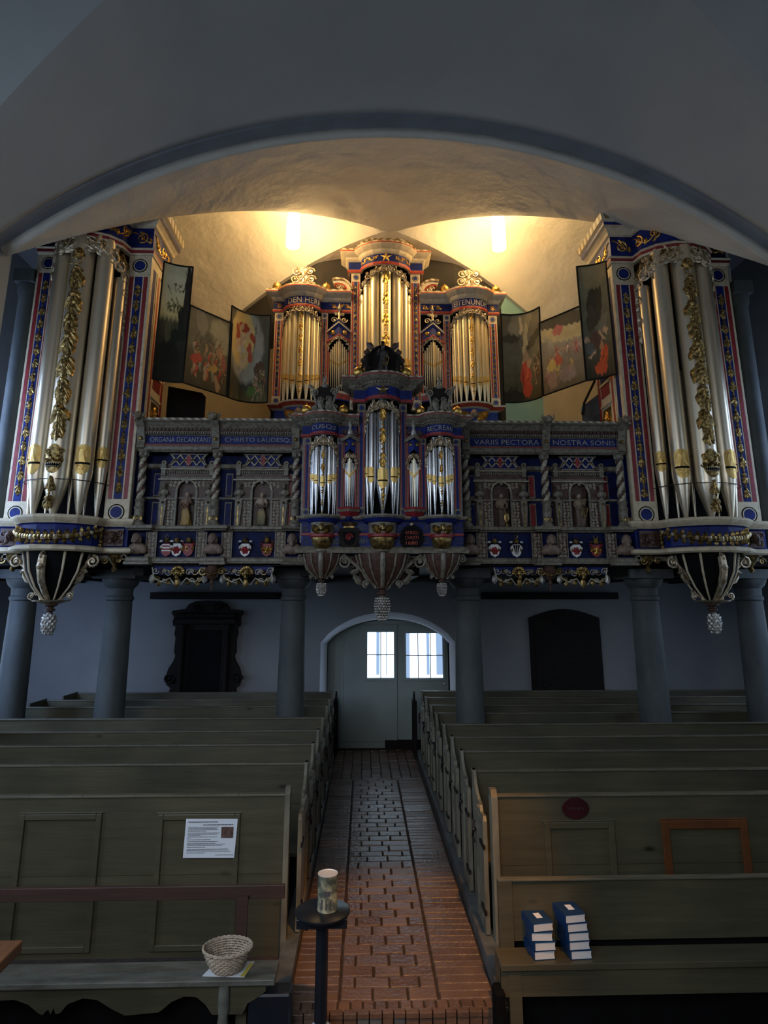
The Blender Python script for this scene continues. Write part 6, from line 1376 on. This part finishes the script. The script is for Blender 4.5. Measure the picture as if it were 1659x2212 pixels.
def crowd(cx,cy,w,h,n,cols,sz=.05,al=.85):
    out=[]; P=sorted([(cx+rq.uniform(-w,w),cy+rq.uniform(-h,h)) for i in range(n)],key=lambda q:-q[1])
    for x,y in P:
        c=rq.choice(cols); an=rq.uniform(-.45,.45); sk=(.40,.26,.16)
        out.append((x,y-sz*.9,sz*.55,sz*1.2,an,[q*.7 for q in c],al)); out.append((x,y,sz*.55,sz*1.0,an,c,al)); out.append((x+sz*.15,y+sz*.2,sz*.18,sz*.7,an+.2,[min(1,q*1.5) for q in c],al*.8))
        out.append((x-sz*.25,y-sz*.5,sz*.10,sz*.9,an-.2,[q*.45 for q in c],al*.8)); out.append((x,y+sz*1.25,sz*.30,sz*.32,0,sk,al)); out.append((x+sz*.05,y+sz*1.45,sz*.30,sz*.18,0,(.10,.06,.04),al))
        if rq.random()<.6: out.append((x+sz*rq.choice((-.7,.7)),y+sz*.4,sz*.6,sz*.13,rq.uniform(-.9,.9),sk,al))
        if rq.random()<.4: out.append((x+sz*rq.choice((-.3,.3)),y-sz*1.7,sz*.16,sz*.8,rq.uniform(-.4,.4),sk,al))
    return out
zbS=at(329,818,8.76).z
def corners(tl,tr,br,bl):
    B0=atz(*bl,zbS); B1=atz(*br,zbS); T0=at(*tl,B0.y); T1_=at(*tr,B1.y); return ((T0,T1_),(B0,B1))
sl_=thing('painted_shutter','folding painted organ shutter left of the main organ, dark trees and crowded figures','painting',(-2.2,9.8,zbS))
t,b=corners((358,565),(421,577),(394,826),(329,818)); t=((Vector((b[0].x,t[0].y,t[0].z))+t[0])/2,(Vector((b[1].x,t[1].y,t[1].z))+t[1])/2)
sp=[(.85,.5,.16,.16,.3,(.02,.02,.015),1),(.9,.75,.10,.3,0,(.03,.025,.02),1),(.75,.58,.10,.06,0,(.02,.02,.015),1)]
for k in range(26): sp.append((rq.uniform(.25,.8),rq.choice((.62,.66,.80,.92))+rq.uniform(-.03,.03),.06,.012,rq.uniform(-.8,.8),(.05,.045,.02),.8))
sp+=[(.5,.35,.3,.08,.2,(.015,.018,.012),.9),(.35,.42,.12,.10,0,(.12,.10,.05),.5),(.4,.15,.45,.18,0,(.015,.014,.01),.9)]
shutter(sl_,t,b,-.04,painter(blendv([(0,(.015,.013,.01)),(.35,(.03,.028,.018)),(.5,(.06,.055,.03)),(.56,(.50,.40,.18)),(.8,(.48,.45,.29)),(1,(.40,.39,.27))]),sp),'dark landscape with bare trees against a pale sky')
t2,b2=corners((411,659),(501,699),(493,858),(394,826)); 
pal=[(.34,.06,.04),(.30,.20,.07),(.16,.15,.06),(.30,.20,.12),(.10,.07,.05),(.20,.22,.18)]
sp=[(.75,.75,.28,.2,-.5,(.30,.29,.20),.8),(.3,.85,.12,.2,.5,(.26,.25,.20),.6),(.45,.6,.2,.14,.5,(.09,.09,.07),.6)]+crowd(.5,.38,.36,.16,34,pal,.05)+[(.24,.36,.12,.07,.2,(.36,.06,.04),.9),(.72,.55,.06,.10,0,(.28,.16,.10),.9),(.85,.40,.06,.12,.2,(.30,.10,.08),.8),(.62,.30,.10,.05,.3,(.36,.24,.07),.9),(.72,.12,.05,.12,.5,(.34,.22,.13),.8),(.45,.20,.04,.10,0,(.34,.22,.13),.8)]
for k in range(5): sp.append((.2+.13*k,.62,.008,.16,-.7,(.08,.06,.04),.8))
shutter(sl_,t2,b2,0,painter(blendv([(0,(.05,.045,.03)),(.3,(.08,.07,.04)),(.6,(.14,.13,.09)),(1,(.16,.15,.10))]),sp),'crowd of struggling soldiers')
t3,b3=corners((501,660),(585,681),(577,869),(490,857))
sp=[(.45,.62,.42,.42,0,(.26,.25,.20),1),(.35,.70,.30,.34,0,(.52,.38,.14),1),(.40,.82,.16,.05,-.2,(.34,.06,.03),1),(.22,.74,.05,.12,.1,(.34,.06,.03),1),(.62,.72,.08,.05,-.4,(.34,.06,.03),1),(.55,.55,.06,.12,.2,(.34,.05,.03),.9),(.34,.66,.08,.12,0,(.58,.42,.26),1),(.30,.66,.02,.10,.1,(.42,.27,.16),1),(.37,.70,.05,.015,.3,(.42,.27,.16),1),(.33,.83,.045,.04,0,(.50,.34,.2),1),(.33,.56,.11,.045,0,(.5,.45,.35),1),(.33,.45,.035,.14,.05,(.55,.40,.25),1),(.45,.47,.03,.12,-.5,(.52,.38,.24),1),(.20,.62,.03,.08,-.5,(.5,.36,.22),1),(.50,.77,.03,.08,-.9,(.5,.36,.22),1),(.66,.68,.007,.26,-.12,(.12,.07,.04),1),(.68,.84,.07,.006,-.1,(.12,.07,.04),1),(.80,.35,.12,.12,0,(.08,.05,.03),1)]+crowd(.8,.25,.14,.16,14,[(.10,.09,.03),(.14,.06,.04),(.06,.09,.03),(.2,.14,.08)],.05)+[(.62,.12,.10,.06,0,(.07,.12,.03),.9),(.2,.14,.06,.14,0,(.05,.05,.03),.8)]
shutter(sl_,t3,b3,-.14,painter(blendv([(0,(.10,.08,.03)),(.15,(.05,.045,.03)),(.35,(.07,.07,.05)),(1,(.10,.09,.06))]),sp),'rising pale figure in a red cloak holding a banner')
sr=thing('painted_shutter','folding painted organ shutter right of the main organ, dark clouds and a kneeling red figure','painting',(3.4,9.8,zbS))
zbS=at(1332,807,8.76).z
t,b=corners((1082,679),(1165,663),(1172,856),(1088,869))
sp=[(.45,.9,.30,.14,.2,(.30,.26,.16),.8),(.45,.86,.04,.10,0,(.55,.45,.28),.9),(.55,.62,.06,.28,-.15,(.45,.38,.22),.7),(.8,.68,.25,.06,.4,(.05,.045,.03),.9),(.2,.72,.2,.05,0,(.06,.055,.035),.8),(.55,.28,.14,.17,0,(.40,.07,.035),1),(.48,.26,.02,.15,.1,(.22,.03,.02),1),(.58,.27,.02,.14,-.1,(.50,.12,.06),1),(.63,.2,.02,.1,0,(.22,.03,.02),1),(.58,.14,.12,.10,.1,(.38,.06,.03),1),(.56,.50,.08,.06,0,(.28,.20,.14),1),(.64,.42,.06,.05,0,(.34,.22,.13),1),(.2,.06,.3,.07,0,(.03,.025,.015),1)]+crowd(.85,.38,.1,.12,8,[(.14,.09,.05),(.24,.18,.08),(.08,.06,.04)],.05)+[(.16+.03*k,.14+.01*(k%3),.012,.03,.3,(.03,.03,.015),.9) for k in range(7)]
shutter(sr,t,b,-.14,painter(blendv([(0,(.05,.04,.02)),(.12,(.07,.06,.03)),(.5,(.13,.12,.08)),(.7,(.12,.11,.08)),(1,(.16,.14,.09))]),sp),'dark sky with a figure in a red cloak')
t2,b2=corners((1165,698),(1253,661),(1267,822),(1174,855))
sp=[(.45,.78,.7,.14,-.15,(.42,.36,.20),1),(.5,.93,.8,.10,-.1,(.08,.07,.05),1),(.44,.80,.12,.07,0,(.42,.14,.12),1),(.3,.62,.3,.04,-.6,(.30,.29,.24),.7)]+crowd(.65,.52,.3,.07,26,[(.32,.18,.15),(.24,.20,.17),(.34,.10,.09),(.26,.24,.2)],.035)+crowd(.4,.32,.34,.12,22,[(.36,.10,.08),(.36,.28,.10),(.20,.15,.12),(.22,.13,.13),(.40,.34,.24)],.05)+[(.25,.36,.10,.08,0,(.44,.34,.10),.9),(.42,.40,.09,.07,0,(.42,.09,.06),.9),(.25,.16,.12,.12,.2,(.26,.18,.15),.9),(.6,.18,.2,.1,0,(.24,.20,.19),.7)]
shutter(sr,t2,b2,0,painter(blendv([(0,(.10,.08,.05)),(.3,(.18,.15,.11)),(.6,(.24,.22,.18)),(1,(.20,.18,.13))]),sp),'crowd beneath a banner in a pale sky')
t3,b3=corners((1243,576),(1306,564),(1332,807),(1267,822)); t3=((Vector((b3[0].x,t3[0].y,t3[0].z))+t3[0])/2,(Vector((b3[1].x,t3[1].y,t3[1].z))+t3[1])/2)
sp=[(.45,.70,.28,.12,.4,(.045,.04,.03),1),(.55,.58,.25,.10,.8,(.05,.045,.03),1),(.30,.52,.16,.10,.5,(.06,.05,.035),1),(.5,.9,.4,.12,0,(.20,.18,.11),.8),(.6,.44,.3,.06,.3,(.18,.17,.12),.6),(.62,.17,.18,.08,.4,(.48,.09,.03),1),(.60,.18,.14,.012,.5,(.28,.05,.02),1),(.66,.14,.12,.012,.3,(.28,.05,.02),1),(.55,.21,.10,.012,.6,(.58,.15,.05),1),(.5,.08,.22,.05,0,(.45,.08,.03),1),(.58,.28,.07,.035,0,(.38,.20,.10),1),(.28,.22,.16,.015,.3,(.44,.28,.16),1),(.62,.36,.12,.02,-.4,(.42,.28,.17),1),(.75,.40,.08,.03,0,(.42,.28,.17),1),(.38,.33,.18,.08,0,(.10,.06,.045),1),(.12,.34,.10,.025,0,(.34,.22,.14),1),(.2,.26,.14,.05,0,(.10,.11,.10),.9)]
shutter(sr,t3,b3,-.04,painter(blendv([(0,(.03,.025,.015)),(.12,(.06,.05,.03)),(.4,(.10,.10,.07)),(.8,(.15,.14,.09)),(1,(.18,.15,.09))]),sp),'stormy sky above a kneeling figure in orange red')
# dark boards standing behind the gallery front
a,b=at(363,836,9.9),at(440,912,9.9); mb=MB('dark_wood'); mb.prism([(a.x,3.5),(a.x,a.z+.02),(X(436,850,9.9),at(436,848,9.9).z),(b.x,at(440,856,9.9).z),(b.x,3.5)],9.9,9.95)
tag(mb.build('notice_board',bevel=.01),'dark brown rounded board leaning behind the gallery front under the left painting','board')
a=at(1262,868,9.7); mb=MB('dark_wood'); mb.prism([(X(1262,885,9.7),3.5),(X(1258,880,9.7),at(1258,878,9.7).z),(X(1297,850,9.7),at(1297,848,9.7).z),(X(1312,852,9.7),at(1312,846,9.7).z),(X(1312,870,9.7),3.5)],9.7,9.76,'kerb')
mb.tube([at(1285,822,9.6),at(1262,870,9.6),at(1258,895,9.6)],.02,6,'iron'); tag(mb.build('music_desk'),'grey slanted desk on a dark strut behind the gallery front under the right painting','desk')
